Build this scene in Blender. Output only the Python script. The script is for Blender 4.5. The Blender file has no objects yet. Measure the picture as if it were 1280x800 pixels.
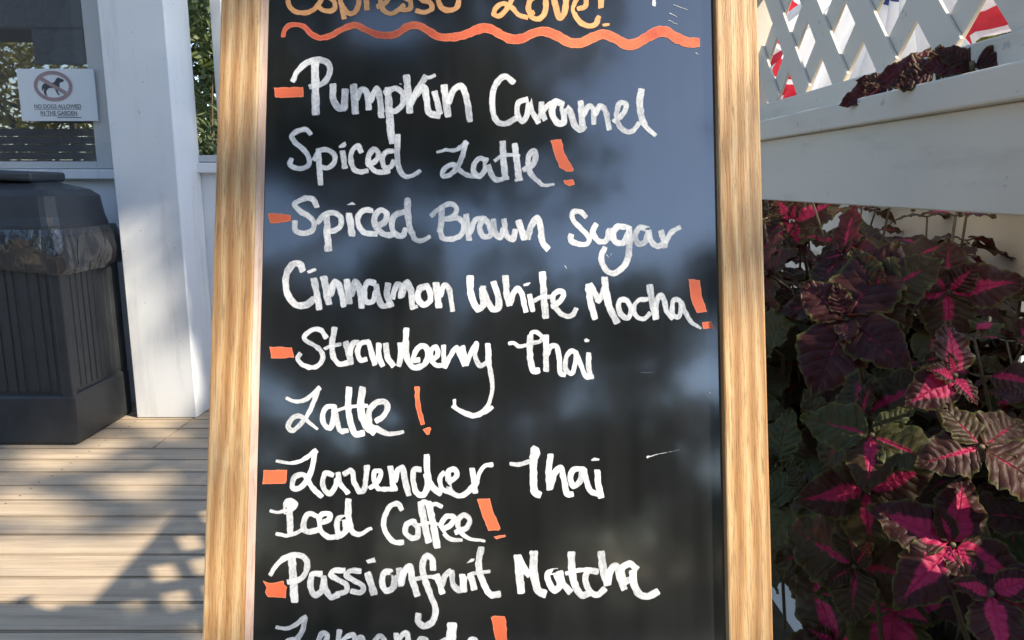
import bpy, bmesh, math, random
import numpy as np
from mathutils import Vector, Matrix, noise
from mathutils.geometry import tessellate_polygon

R = math.radians
random.seed(7)
SC = bpy.context.scene
COL = SC.collection

# ------------------------------------------------------------------ camera, sky, sun, exposure
CAMH, PITCH, LENS = 1.12, R(10.5), 26.0
cam = bpy.data.objects.new('camera', bpy.data.cameras.new('camera'))
COL.objects.link(cam)
cam.location = (0, 0, CAMH)
cam.rotation_euler = (math.pi / 2 - PITCH, 0, 0)
cam.data.lens = LENS
cam.data.sensor_width = 36
cam.data.clip_start = 0.02
cam.data.clip_end = 2000
SC.camera = cam

SUNV = Vector((0.67, -0.37, 0.64)).normalized()          # towards the sun: right and a little behind the photographer
SUN_EL = math.asin(SUNV.z)
SUN_ROT = math.atan2(SUNV.x, SUNV.y)
w = bpy.data.worlds.new('World')
SC.world = w
w.use_nodes = True
nt = w.node_tree
nt.nodes.clear()
sky = nt.nodes.new('ShaderNodeTexSky')
sky.sky_type = 'NISHITA'
sky.sun_disc = False
sky.sun_elevation = SUN_EL
sky.sun_rotation = SUN_ROT
sky.dust_density = 0.7
sky.air_density = 1.0
bg = nt.nodes.new('ShaderNodeBackground')
bg.inputs['Strength'].default_value = 0.15
wo = nt.nodes.new('ShaderNodeOutputWorld')
nt.links.new(sky.outputs[0], bg.inputs[0])
nt.links.new(bg.outputs[0], wo.inputs[0])

sl = bpy.data.lights.new('sun', 'SUN')
sl.energy = 3.7
sl.angle = R(0.7)
sl.color = (1.0, 0.88, 0.71)
so = bpy.data.objects.new('sun', sl)
COL.objects.link(so)
so.location = (6, -5, 9)
so.rotation_euler = SUNV.to_track_quat('Z', 'Y').to_euler()

vs = SC.view_settings
vs.view_transform = 'Standard'
vs.look = 'None'
vs.gamma = 1
vs.use_curve_mapping = False
vs.exposure = 1.2
SC.cycles.max_bounces = 8
SC.cycles.transparent_max_bounces = 16
SC.cycles.caustics_reflective = False
SC.cycles.caustics_refractive = False

# ------------------------------------------------------------------ helpers
FPX = LENS / 36 * 1280
CM = Matrix.Rotation(math.pi / 2 - PITCH, 3, 'X')
EYE = Vector((0, 0, CAMH))

def ray(px, py):
    return CM @ Vector(((px - 640) / FPX, -(py - 400) / FPX, -1))

def hit(px, py, p0, n):
    d = ray(px, py)
    return EYE + d * ((Vector(p0) - EYE).dot(n) / d.dot(n))

def at_y(px, py, y): return hit(px, py, (0, y, 0), Vector((0, 1, 0)))
def at_z(px, py, z=0): return hit(px, py, (0, 0, z), Vector((0, 0, 1)))
def at_x(px, py, x): return hit(px, py, (x, 0, 0), Vector((1, 0, 0)))

def tag(o, label=None, cat=None, group=None, kind=None):
    if label: o['label'] = label
    if cat: o['category'] = cat
    if group: o['group'] = group
    if kind: o['kind'] = kind
    return o

def empty(name, loc=(0, 0, 0), rz=0.0):
    o = bpy.data.objects.new(name, None)
    o.empty_display_size = 0.1
    COL.objects.link(o)
    o.location = loc
    o.rotation_euler = (0, 0, rz)
    return o

def link(name, me, m=None, parent=None):
    o = bpy.data.objects.new(name, me)
    COL.objects.link(o)
    if m:
        me.materials.clear()
        me.materials.append(m)
    if parent: o.parent = parent
    return o

class MB:
    """collects shapes into one mesh"""
    def __init__(self): self.bm = bmesh.new()
    def box(self, a, b, bevel=0.0, M=None, seg=1):
        a, b = Vector(a), Vector(b)
        r = bmesh.ops.create_cube(self.bm, size=1)
        vs_ = r['verts']
        c, s = (a + b) / 2, b - a
        for v in vs_: v.co = Vector((v.co.x * s.x, v.co.y * s.y, v.co.z * s.z)) + c
        if bevel > 0:
            es = list({e for v in vs_ for e in v.link_edges})
            r2 = bmesh.ops.bevel(self.bm, geom=es, offset=bevel, segments=seg, affect='EDGES', profile=0.5)
            vs_ = list({v for f in r2['faces'] for v in f.verts} | {v for v in vs_ if v.is_valid})
        if M is not None:
            for v in vs_: v.co = M @ v.co
        return vs_
    def tube(self, pts, rad, n=8):
        pts = [Vector(p) for p in pts]
        rings = []
        for i, p in enumerate(pts):
            t = (pts[min(i + 1, len(pts) - 1)] - pts[max(i - 1, 0)]).normalized()
            u = t.cross(Vector((0.31, 0.2, 1) if abs(t.z) < 0.9 else (1, 0.1, 0))).normalized()
            v = t.cross(u)
            r = rad[i] if isinstance(rad, (list, tuple)) else rad
            rings.append([self.bm.verts.new(p + u * (r * math.cos(2 * math.pi * k / n)) + v * (r * math.sin(2 * math.pi * k / n))) for k in range(n)])
        for a, b in zip(rings, rings[1:]):
            for k in range(n): self.bm.faces.new((a[k], a[(k + 1) % n], b[(k + 1) % n], b[k]))
        self.bm.faces.new(rings[0][::-1]); self.bm.faces.new(rings[-1])
    def prism(self, poly, z0, z1):
        """poly: 2D outline; extruded along z"""
        tri = tessellate_polygon([[Vector((p[0], p[1], 0)) for p in poly]])
        lo = [self.bm.verts.new((p[0], p[1], z0)) for p in poly]
        hi = [self.bm.verts.new((p[0], p[1], z1)) for p in poly]
        n = len(poly)
        for t in tri:
            self.bm.faces.new([hi[i] for i in t]); self.bm.faces.new([lo[i] for i in t][::-1])
        for i in range(n): self.bm.faces.new((lo[i], lo[(i + 1) % n], hi[(i + 1) % n], hi[i]))
    def build(self, name, m, parent=None, smooth=False, M=None):
        if M is not None: self.bm.transform(M)
        bmesh.ops.recalc_face_normals(self.bm, faces=self.bm.faces)
        me = bpy.data.meshes.new(name)
        self.bm.to_mesh(me); self.bm.free()
        if smooth:
            for p in me.polygons: p.use_smooth = True
        return link(name, me, m, parent)

# ------------------------------------------------------------------ materials
def new_mat(name):
    m = bpy.data.materials.new(name)
    m.use_nodes = True
    t = m.node_tree
    return m, t, t.nodes['Principled BSDF']

def N(t, kind, **kw):
    n = t.nodes.new(kind)
    for k, v in kw.items():
        if k.startswith('i_'): n.inputs[k[2:].replace('_', ' ')].default_value = v
        else: setattr(n, k, v)
    return n

def ramp(t, fac, stops):
    r = t.nodes.new('ShaderNodeValToRGB')
    e = r.color_ramp.elements
    while len(e) < len(stops): e.new(0.5)
    for el, (p, c) in zip(e, stops):
        el.position = p
        el.color = (*c, 1) if len(c) == 3 else c
    t.links.new(fac, r.inputs[0])
    return r.outputs[0]

def coords(t, scale=(1, 1, 1), rot=(0, 0, 0), src='Object'):
    tc = t.nodes.new('ShaderNodeTexCoord')
    mp = t.nodes.new('ShaderNodeMapping')
    mp.inputs['Scale'].default_value = scale
    mp.inputs['Rotation'].default_value = rot
    t.links.new(tc.outputs[src], mp.inputs[0])
    return mp.outputs[0]

def tex(t, vec, scale=5, detail=4, rough=0.55, dist=0.0):
    n = N(t, 'ShaderNodeTexNoise')
    n.inputs['Scale'].default_value = scale
    n.inputs['Detail'].default_value = detail
    n.inputs['Roughness'].default_value = rough
    n.inputs['Distortion'].default_value = dist
    if vec is not None: t.links.new(vec, n.inputs['Vector'])
    return n.outputs['Fac']

def mix(t, fac, a, b, blend='MIX'):
    m = t.nodes.new('ShaderNodeMix')
    m.data_type = 'RGBA'; m.blend_type = blend
    for s, v in ((m.inputs[0], fac), (m.inputs[6], a), (m.inputs[7], b)):
        if isinstance(v, (int, float)): s.default_value = v
        elif isinstance(v, tuple): s.default_value = (*v, 1) if len(v) == 3 else v
        else: t.links.new(v, s)
    return m.outputs[2]

def math_n(t, op, a, b=None, c=None):
    m = t.nodes.new('ShaderNodeMath'); m.operation = op
    for i, v in enumerate((a, b, c)):
        if v is None: continue
        if isinstance(v, (int, float)): m.inputs[i].default_value = v
        else: t.links.new(v, m.inputs[i])
    return m.outputs[0]

def bump(t, bsdf, h, strength=0.3, dist=0.01):
    b = t.nodes.new('ShaderNodeBump')
    b.inputs['Strength'].default_value = strength
    b.inputs['Distance'].default_value = dist
    t.links.new(h, b.inputs['Height'])
    t.links.new(b.outputs[0], bsdf.inputs['Normal'])

def plain(name, c, rough=0.6, var=0.15, scale=6, bmp=0.1, spec=0.5, metal=0.0, stretch=(1, 1, 1)):
    m, t, b = new_mat(name)
    v = coords(t, stretch)
    f = tex(t, v, scale, 6, 0.62)
    lo = tuple(x * (1 - var) for x in c); hi = tuple(min(1, x * (1 + var)) for x in c)
    t.links.new(ramp(t, f, [(0.3, lo), (0.7, hi)]), b.inputs['Base Color'])
    f2 = tex(t, v, scale * 3.1, 3)
    rr = N(t, 'ShaderNodeMapRange'); rr.inputs['To Min'].default_value = max(0.02, rough - 0.1); rr.inputs['To Max'].default_value = min(1, rough + 0.1)
    t.links.new(f2, rr.inputs[0]); t.links.new(rr.outputs[0], b.inputs['Roughness'])
    b.inputs['Specular IOR Level'].default_value = spec
    b.inputs['Metallic'].default_value = metal
    if bmp: bump(t, b, tex(t, v, scale * 9, 4), bmp, 0.004)
    return m

def white_paint(name, c=(0.78, 0.79, 0.8), streak=(1, 1, 0.12)):
    m, t, b = new_mat(name)
    v = coords(t, streak)
    dirt = tex(t, v, 9, 8, 0.7)
    col = ramp(t, dirt, [(0.28, tuple(x * 0.8 for x in c)), (0.45, c), (1, tuple(min(.84, x * 1.04) for x in c))])
    sp = tex(t, coords(t, (1, 1, 1)), 38, 3, 0.6)
    spots = ramp(t, sp, [(0.67, (0, 0, 0)), (0.72, (1, 1, 1))])
    col = mix(t, math_n(t, 'MULTIPLY', spots, 0.55), col, (0.33, 0.31, 0.28))
    t.links.new(col, b.inputs['Base Color'])
    b.inputs['Roughness'].default_value = 0.55
    bump(t, b, tex(t, v, 60, 4), 0.12, 0.003)
    return m

def pine(name, axis, c_lo, c_mid, c_hi, rough=0.5):
    """softwood with grain along axis: broad soft bands bent by slow noise, fine dark pores, a few rubbed and dirty places"""
    m, t, b = new_mat(name)
    def sc(across, along):
        q = [across] * 3; q[axis] = along; return coords(t, tuple(q))
    warp = tex(t, sc(9, 1.6), 1.0, 3, 0.5)
    sx_ = N(t, 'ShaderNodeSeparateXYZ'); t.links.new(sc(1, 1), sx_.inputs[0])
    across = sx_.outputs[0 if axis != 0 else 2]
    ph = math_n(t, 'ADD', math_n(t, 'MULTIPLY', across, 430), math_n(t, 'MULTIPLY', warp, 26))
    band = math_n(t, 'ADD', math_n(t, 'MULTIPLY', math_n(t, 'SINE', ph), 0.5), 0.5)
    g = tex(t, sc(75, 3.2), 1.0, 6, 0.66, 0.6)
    f = math_n(t, 'ADD', math_n(t, 'MULTIPLY', band, 0.42), math_n(t, 'MULTIPLY', g, 0.62))
    col = ramp(t, f, [(0.18, c_hi), (0.45, c_mid), (0.66, tuple((a + c) / 2 for a, c in zip(c_lo, c_mid))), (0.86, c_lo)])
    fine = tex(t, sc(420, 22), 1.0, 4, 0.75, 0.4)
    col = mix(t, math_n(t, 'MULTIPLY', ramp(t, fine, [(0.36, (1, 1, 1)), (0.50, (0, 0, 0))]), 0.55), col, tuple(x * 0.42 for x in c_lo))
    big = tex(t, sc(14, 5), 1.0, 4, 0.6)
    col = mix(t, math_n(t, 'MULTIPLY', ramp(t, big, [(0.50, (0, 0, 0)), (0.70, (1, 1, 1))]), 0.38), col, (0.30, 0.22, 0.14))
    rub = tex(t, sc(24, 9), 1.0, 3, 0.6)
    col = mix(t, math_n(t, 'MULTIPLY', ramp(t, rub, [(0.60, (0, 0, 0)), (0.72, (1, 1, 1))]), 0.35), col, tuple(min(.8, x * 1.15 + .06) for x in c_hi))
    t.links.new(col, b.inputs['Base Color'])
    b.inputs['Roughness'].default_value = rough
    bump(t, b, math_n(t, 'ADD', fine, g), 0.45, 0.002)
    return m

M = {}
M['white'] = white_paint('white_paint', (0.72, 0.755, 0.79))
M['white_wall'] = white_paint('white_wall_paint', (0.71, 0.75, 0.79))
M['grey_paint'] = white_paint('weathered_white_paint', (0.70, 0.64, 0.54), (0.5, 0.18, 1.0))
M['frame_paint'] = white_paint('window_frame_paint', (0.5, 0.52, 0.53))
M['pine'] = pine('pine_wood', 2, (0.37, 0.175, 0.06), (0.59, 0.355, 0.155), (0.73, 0.53, 0.30))
M['pine_rail'] = pine('pine_rail_wood', 0, (0.37, 0.175, 0.06), (0.59, 0.355, 0.155), (0.73, 0.53, 0.30))
M['chamfer'] = pine('pale_pine_edge', 2, (0.44, 0.30, 0.25), (0.54, 0.41, 0.35), (0.62, 0.49, 0.42))
M['plastic'] = plain('dark_bin_plastic', (0.034, 0.038, 0.043), 0.5, 0.2, 14, 0.25)
M['lid'] = plain('bin_lid_plastic', (0.038, 0.044, 0.051), 0.36, 0.15, 10, 0.15)
M['trunk'] = plain('bark', (0.12, 0.09, 0.065), 0.85, 0.4, 9, 0.8, stretch=(1, 1, .2))
M['soil'] = plain('soil', (0.045, 0.032, 0.022), 0.95, 0.4, 30, 1.0)
M['dark_room'] = plain('dark_interior', (0.045, 0.047, 0.055), 0.7, 0.3, 3, 0)
M['metal'] = plain('galvanised_hinge', (0.5, 0.5, 0.5), 0.35, 0.1, 20, 0.1, metal=1.0)
M['dark_timber'] = plain('dark_stained_timber', (0.05, 0.042, 0.04), 0.7, 0.4, 6, 0.3, stretch=(.3, 1, 4))
M['roof'] = plain('roof_shingle', (0.10, 0.10, 0.11), 0.9, 0.3, 14, 0.4)
M['gravel'] = plain('garden_ground', (0.20, 0.19, 0.14), 0.95, 0.45, 5, 0.8)
M['stem'] = plain('coleus_stem', (0.13, 0.10, 0.055), 0.6, 0.3, 20, 0.2)
M['cord'] = plain('cotton_cord', (0.6, 0.58, 0.52), 0.8, 0.1, 60, 0.2)
M['sign_panel'] = plain('sign_panel', (0.72, 0.77, 0.82), 0.35, 0.03, 3, 0)
M['sign_red'] = plain('sign_ring_red', (0.33, 0.24, 0.26), 0.5, 0.1, 30, 0)
M['sign_ink'] = plain('sign_ink', (0.05, 0.055, 0.07), 0.5, 0.1, 30, 0)

def chalk_mat():
    m, t, b = new_mat('glossy_blackboard')
    v = coords(t, (1, 1, 1))
    sm = tex(t, v, 4.5, 5, 0.6, 0.6)
    st = tex(t, coords(t, (46, 4, 2.4), (0, R(7), 0)), 1, 4, 0.65)
    dust = math_n(t, 'MULTIPLY', sm, st)
    t.links.new(ramp(t, dust, [(0.14, (0.010, 0.0105, 0.0115)), (0.42, (0.021, 0.021, 0.022))]), b.inputs['Base Color'])
    # fine hairline scratches
    sc = tex(t, coords(t, (14, 4, 260), (0, R(62), 0)), 1, 2, 0.5)
    scr = ramp(t, sc, [(0.735, (0, 0, 0)), (0.765, (1, 1, 1))])
    msk = ramp(t, tex(t, v, 6, 2), [(0.52, (0, 0, 0)), (0.62, (1, 1, 1))])
    rr = N(t, 'ShaderNodeMapRange'); rr.inputs['To Min'].default_value = 0.05; rr.inputs['To Max'].default_value = 0.13
    t.links.new(sm, rr.inputs[0])
    rough = math_n(t, 'ADD', rr.outputs[0], math_n(t, 'MULTIPLY', math_n(t, 'MULTIPLY', scr, msk), 0.25))
    t.links.new(rough, b.inputs['Roughness'])
    b.inputs['IOR'].default_value = 2.4
    bump(t, b, tex(t, v, 9, 3), 0.05, 0.004)
    return m
M['board'] = chalk_mat()

def marker_mat(name, c_thin, c_full, c_edge, edge_amt=0.5):
    """paint-marker ink: thin where one pass of the pen shows the board through, fuller where passes cross, pooled at the rim"""
    m, t, b = new_mat(name)
    cov = N(t, 'ShaderNodeAttribute', attribute_name='cover')
    edg = N(t, 'ShaderNodeAttribute', attribute_name='rim')
    v = coords(t, (1, 1, 1))
    st = tex(t, coords(t, (95, 10, 30), (0, R(12), 0)), 1.0, 4, 0.65, 1.0)
    bl = tex(t, v, 14, 4, 0.6)
    sk = N(t, 'ShaderNodeAttribute', attribute_name='streak')
    f = math_n(t, 'ADD', math_n(t, 'MULTIPLY', cov.outputs['Fac'], 0.16), math_n(t, 'ADD', math_n(t, 'MULTIPLY', sk.outputs['Fac'], 0.72), math_n(t, 'MULTIPLY', math_n(t, 'ADD', st, bl), 0.20)))
    col = ramp(t, f, [(0.26, c_thin), (0.80, c_full)])
    col = mix(t, math_n(t, 'MULTIPLY', edg.outputs['Fac'], edge_amt), col, c_edge)
    t.links.new(col, b.inputs['Base Color'])
    b.inputs['Roughness'].default_value = 0.42
    bump(t, b, st, 0.15, 0.001)
    return m
M['white_ink'] = marker_mat('white_marker', (0.40, 0.42, 0.445), (0.88, 0.88, 0.87), (0.42, 0.44, 0.46), 0.55)
M['orange_ink'] = marker_mat('peach_marker', (0.62, 0.28, 0.11), (0.82, 0.45, 0.19), (0.80, 0.32, 0.12), 0.5)
M['red_ink'] = marker_mat('orange_red_marker', (0.60, 0.095, 0.045), (0.86, 0.20, 0.08), (0.85, 0.36, 0.22), 0.6)

def deck_mat():
    m, t, b = new_mat('weathered_deck_boards')
    at = N(t, 'ShaderNodeAttribute', attribute_name='board')
    tc = N(t, 'ShaderNodeTexCoord')
    off = N(t, 'ShaderNodeVectorMath', operation='MULTIPLY_ADD')
    t.links.new(at.outputs['Color'], off.inputs[0]); off.inputs[1].default_value = (13, 13, 13)
    t.links.new(tc.outputs['Object'], off.inputs[2])
    def mp(s):
        q = N(t, 'ShaderNodeMapping'); q.inputs['Scale'].default_value = s
        t.links.new(off.outputs[0], q.inputs[0]); return q.outputs[0]
    g = tex(t, mp((1.2, 26, 26)), 1, 6, 0.62, 0.8)
    fine = tex(t, mp((5, 160, 160)), 1, 4, 0.7)
    stain = tex(t, mp((3, 5, 5)), 1.6, 4, 0.6)
    col = ramp(t, g, [(0.25, (0.28, 0.21, 0.14)), (0.5, (0.42, 0.33, 0.225)), (0.75, (0.51, 0.41, 0.29))])
    col = mix(t, math_n(t, 'MULTIPLY', ramp(t, fine, [(0.32, (1, 1, 1)), (0.5, (0, 0, 0))]), 0.3), col, (0.18, 0.14, 0.10))
    col = mix(t, math_n(t, 'MULTIPLY', ramp(t, stain, [(0.45, (0, 0, 0)), (0.75, (1, 1, 1))]), 0.35), col, (0.26, 0.23, 0.19))
    tone = math_n(t, 'ADD', math_n(t, 'MULTIPLY', at.outputs['Fac'], 0.3), 0.85)
    vm = N(t, 'ShaderNodeVectorMath', operation='SCALE')
    t.links.new(col, vm.inputs[0]); t.links.new(tone, vm.inputs['Scale'])
    t.links.new(vm.outputs[0], b.inputs['Base Color'])
    b.inputs['Roughness'].default_value = 0.8
    bump(t, b, math_n(t, 'ADD', g, fine), 0.4, 0.003)
    return m
M['deck'] = deck_mat()

def glass_mat():
    m = bpy.data.materials.new('window_glass'); m.use_nodes = True
    t = m.node_tree; t.nodes.clear()
    o = N(t, 'ShaderNodeOutputMaterial')
    tr = N(t, 'ShaderNodeBsdfTransparent'); tr.inputs[0].default_value = (0.62, 0.66, 0.68, 1)
    gl = N(t, 'ShaderNodeBsdfGlossy'); gl.inputs['Roughness'].default_value = 0.01
    fr = N(t, 'ShaderNodeFresnel'); fr.inputs['IOR'].default_value = 1.9
    f = math_n(t, 'ADD', fr.outputs[0], 0.36)
    mx = N(t, 'ShaderNodeMixShader')
    t.links.new(f, mx.inputs[0]); t.links.new(tr.outputs[0], mx.inputs[1]); t.links.new(gl.outputs[0], mx.inputs[2])
    df = N(t, 'ShaderNodeBsdfDiffuse'); df.inputs[0].default_value = (0.55, 0.6, 0.65, 1)
    m2 = N(t, 'ShaderNodeMixShader'); m2.inputs[0].default_value = 0.085
    t.links.new(mx.outputs[0], m2.inputs[1]); t.links.new(df.outputs[0], m2.inputs[2]); t.links.new(m2.outputs[0], o.inputs[0])
    return m
M['glass'] = glass_mat()

def sheet_mat(name, c, trans=0.4, rough=0.7, var=0.12, scale=30):
    m, t, b = new_mat(name)
    f = tex(t, coords(t), scale, 4)
    col = ramp(t, f, [(0.3, tuple(x * (1 - var) for x in c)), (0.7, tuple(min(.9, x * (1 + var)) for x in c))])
    t.links.new(col, b.inputs['Base Color']); b.inputs['Roughness'].default_value = rough
    tl = N(t, 'ShaderNodeBsdfTranslucent'); t.links.new(col, tl.inputs[0])
    mx = N(t, 'ShaderNodeMixShader'); mx.inputs[0].default_value = trans
    out = t.nodes['Material Output']
    t.links.new(b.outputs[0], mx.inputs[1]); t.links.new(tl.outputs[0], mx.inputs[2]); t.links.new(mx.outputs[0], out.inputs[0])
    return m
M['flag_red'] = sheet_mat('red_cloth', (0.55, 0.03, 0.05), 0.45)
M['flag_white'] = sheet_mat('white_cloth', (0.78, 0.78, 0.8), 0.5, var=0.04)
M['flag_blue'] = sheet_mat('blue_cloth', (0.04, 0.07, 0.22), 0.3)
M['leaf_dark'] = sheet_mat('dark_tree_leaf', (0.045, 0.075, 0.025), 0.3, 0.5, 0.5, 1.5)
M['leaf_mid'] = sheet_mat('green_tree_leaf', (0.085, 0.115, 0.03), 0.35, 0.5, 0.45, 1.1)
M['leaf_shrub'] = sheet_mat('shrub_leaf', (0.15, 0.20, 0.09), 0.3, 0.45, 0.4, 9)
M['leaf_yellow'] = sheet_mat('yellow_green_tree_leaf', (0.32, 0.29, 0.06), 0.35, 0.5, 0.4, 1.1)

def bag_mat():
    m, t, b = new_mat('bin_liner_film')
    v = coords(t, (1, 1, 0.8))
    n1 = tex(t, v, 6, 1, 0.5, 0.8); n2 = tex(t, coords(t, (1, 1, .6), (0.4, .2, .3)), 21, 2, 0.5, 0.8)
    ridge = lambda n: math_n(t, 'POWER', math_n(t, 'SUBTRACT', 1.0, math_n(t, 'MULTIPLY', math_n(t, 'ABSOLUTE', math_n(t, 'SUBTRACT', n, 0.5)), 4.0)), 3.0)
    b.inputs['Base Color'].default_value = (0.045, 0.047, 0.052, 1)
    b.inputs['Roughness'].default_value = 0.17
    b.inputs['IOR'].default_value = 2.0
    bump(t, b, math_n(t, 'ADD', ridge(n1), math_n(t, 'MULTIPLY', ridge(n2), 0.25)), 0.5, 0.008)
    tr = N(t, 'ShaderNodeBsdfTransparent'); tr.inputs[0].default_value = (0.7, 0.7, 0.72, 1)
    mx = N(t, 'ShaderNodeMixShader'); mx.inputs[0].default_value = 0.3
    t.links.new(b.outputs[0], mx.inputs[1]); t.links.new(tr.outputs[0], mx.inputs[2]); t.links.new(mx.outputs[0], t.nodes['Material Output'].inputs[0])
    return m
M['bag'] = bag_mat()

def coleus_mat():
    m, t, b = new_mat('coleus_leaf')
    uv = N(t, 'ShaderNodeUVMap', uv_map='leaf')
    sep = N(t, 'ShaderNodeSeparateXYZ'); t.links.new(uv.outputs[0], sep.inputs[0])
    u, vv = sep.outputs[0], math_n(t, 'ABSOLUTE', math_n(t, 'SUBTRACT', math_n(t, 'MULTIPLY', sep.outputs[1], 2), 1))
    ra = N(t, 'ShaderNodeAttribute', attribute_name='tint')
    rs = N(t, 'ShaderNodeSeparateColor'); t.links.new(ra.outputs['Color'], rs.inputs[0])
    pinkness, greenness = rs.outputs[0], rs.outputs[1]
    nz = tex(t, coords(t), 60, 4, 0.7)
    # ragged blotch of magenta along the midrib
    half = math_n(t, 'MULTIPLY', math_n(t, 'MULTIPLY', pinkness, 0.74), math_n(t, 'SUBTRACT', 0.98, u))
    d = math_n(t, 'ADD', math_n(t, 'SUBTRACT', half, vv), math_n(t, 'MULTIPLY', math_n(t, 'SUBTRACT', nz, 0.5), 0.55))
    pk = ramp(t, d, [(0.02, (0, 0, 0)), (0.12, (1, 1, 1))])
    maroon = mix(t, greenness, (0.066, 0.016, 0.016), (0.074, 0.090, 0.018))
    maroon = mix(t, math_n(t, 'MULTIPLY', nz, 0.5), maroon, (0.032, 0.016, 0.011))
    col = mix(t, pk, maroon, (0.58, 0.030, 0.12))
    edge = math_n(t, 'ADD', math_n(t, 'MAXIMUM', vv, math_n(t, 'MULTIPLY', math_n(t, 'SUBTRACT', u, 0.02), 1.0)), math_n(t, 'MULTIPLY', math_n(t, 'SUBTRACT', nz, 0.5), 0.2))
    ed = ramp(t, edge, [(0.86, (0, 0, 0)), (0.97, (1, 1, 1))])
    col = mix(t, math_n(t, 'MULTIPLY', ed, 0.5), col, (0.16, 0.19, 0.04))
    # veins: side ribs sweep forward from the midrib
    ph = math_n(t, 'MULTIPLY', math_n(t, 'SUBTRACT', u, math_n(t, 'MULTIPLY', vv, 0.2)), 25.13)
    rib = math_n(t, 'POWER', math_n(t, 'ABSOLUTE', math_n(t, 'SINE', ph)), 0.45)
    mid = ramp(t, vv, [(0.0, (0, 0, 0)), (0.05, (1, 1, 1))])
    h = math_n(t, 'MULTIPLY', rib, mid)
    col = mix(t, math_n(t, 'MULTIPLY', math_n(t, 'SUBTRACT', 1, h), 0.10), col, (0.20, 0.07, 0.06))
    t.links.new(col, b.inputs['Base Color'])
    b.inputs['Roughness'].default_value = 0.5
    b.inputs['Specular IOR Level'].default_value = 0.3
    bump(t, b, math_n(t, 'ADD', h, math_n(t, 'MULTIPLY', nz, 0.7)), 0.55, 0.004)
    tl = N(t, 'ShaderNodeBsdfTranslucent'); t.links.new(mix(t, 0.25, col, (0.55, 0.04, 0.10)), tl.inputs[0])
    mx = N(t, 'ShaderNodeMixShader'); mx.inputs[0].default_value = 0.28
    out = t.nodes['Material Output']
    t.links.new(b.outputs[0], mx.inputs[1]); t.links.new(tl.outputs[0], mx.inputs[2]); t.links.new(mx.outputs[0], out.inputs[0])
    return m
M['coleus'] = coleus_mat()

# ------------------------------------------------------------------ ground and deck
g = MB(); g.box((-400, -400, -0.5), (400, 400, -0.16)); tag(g.build('ground', M['gravel']), kind='structure')

def deck():
    bm = bmesh.new(); cl = bm.loops.layers.color.new('board')
    y, pitch = 1.705 - 0.1315 * 24, 0.1315
    while y < 3.68:
        segs = [(-5.2, -1.545), (-1.541, 0.62)] if y > 3.0 else [(-5.2, 0.62)]
        for x0, x1 in segs:
            r = bmesh.ops.create_cube(bm, size=1)
            a, b2 = Vector((x0, y + 0.0036, -0.032)), Vector((x1, min(y + pitch - 0.0036, 3.697), 0))
            dz = random.uniform(-0.0012, 0)
            for v in r['verts']:
                v.co = Vector((v.co.x * (b2.x - a.x), v.co.y * (b2.y - a.y), v.co.z * (b2.z - a.z))) + (a + b2) / 2 + Vector((0, 0, dz))
            es = list({e for v in r['verts'] for e in v.link_edges})
            r2 = bmesh.ops.bevel(bm, geom=es, offset=0.0035, segments=2, affect='EDGES')
            k = random.random()
            fs = {f for f in r2['faces']} | {f for v in r['verts'] if v.is_valid for f in v.link_faces}
            for f in fs:
                for l in f.loops: l[cl] = (k, random.random() * 0 + k * 0.7, (k * 7.3) % 1, 1)
        y += pitch
    for x in (-5, -3.4, -1.8, -0.2, 0.55):          # joists under the boards keep the gaps dark
        r = bmesh.ops.create_cube(bm, size=1)
        for v in r['verts']: v.co = Vector((v.co.x * 0.05 + x, v.co.y * 5.1 + 1.15, v.co.z * 0.1 - 0.095))
    r = bmesh.ops.create_cube(bm, size=1)
    for v in r['verts']: v.co = Vector((v.co.x * 5.7 - 2.3, v.co.y * 5.1 + 1.15, v.co.z * 0.01 - 0.152))
    me = bpy.data.meshes.new('deck'); bm.to_mesh(me); bm.free()
    dk = tag(link('deck', me, M['deck']), kind='structure')
    nb = MB(); y = 1.705 - 0.1315 * 24
    while y < 3.6:
        for x in (-3.4, -1.8, -0.2):
            for f in (0.25, 0.75):
                c = Vector((x + random.uniform(-.012, .012), y + 0.1315 * f + random.uniform(-.006, .006), 0.0006))
                vs2 = [nb.bm.verts.new(c + Vector((0.0042 * math.cos(a), 0.0042 * math.sin(a), 0))) for a in np.linspace(0, 2 * math.pi, 9)[:-1]]
                nb.bm.faces.new(vs2)
        y += 0.1315
    nb.build('nail_heads', M['trunk'], dk)
deck()

# ------------------------------------------------------------------ cafe building: wall, windows, porch column, roof
WY = 3.70                                            # face of the wall
cafe = empty('cafe_building', (0, WY, 0))
tag(cafe, 'white cafe building with dark reflecting windows and a square porch column', 'building')
lw_x1 = at_y(107, 40, WY).x; lw_z0 = at_y(60, 202, WY).z
rw_x0 = at_y(226, 100, WY).x; rw_z0 = at_y(250, 194, WY).z
lw_x0, rw_x1, w_top = lw_x1 - 1.35, at_y(270, 100, WY).x, 2.25
wb = MB()
c0 = at_z(171, 522.5); c1 = at_z(246.5, 522.5)
def wbox(x0, x1, z0, z1, bm=None, y0=0.0, y1=0.12, bevel=0): (bm or wb).box((x0, y0, z0), (x1, y1, z1), bevel)
zm = (lw_x1 + rw_x0) / 2
wbox(-6, zm, -0.16, lw_z0 - 0.03); wbox(zm, 3.2, -0.16, rw_z0 - 0.03)
zb = min(lw_z0, rw_z0) - 0.03
wbox(-6, lw_x0 - 0.09, lw_z0 - 0.03, 3.1); wbox(lw_x1 + 0.09, c1.x - 0.06, lw_z0 - 0.03, 3.1)
wbox(lw_x0 - 0.09, lw_x1 + 0.09, w_top + 0.09, 3.1)
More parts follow.
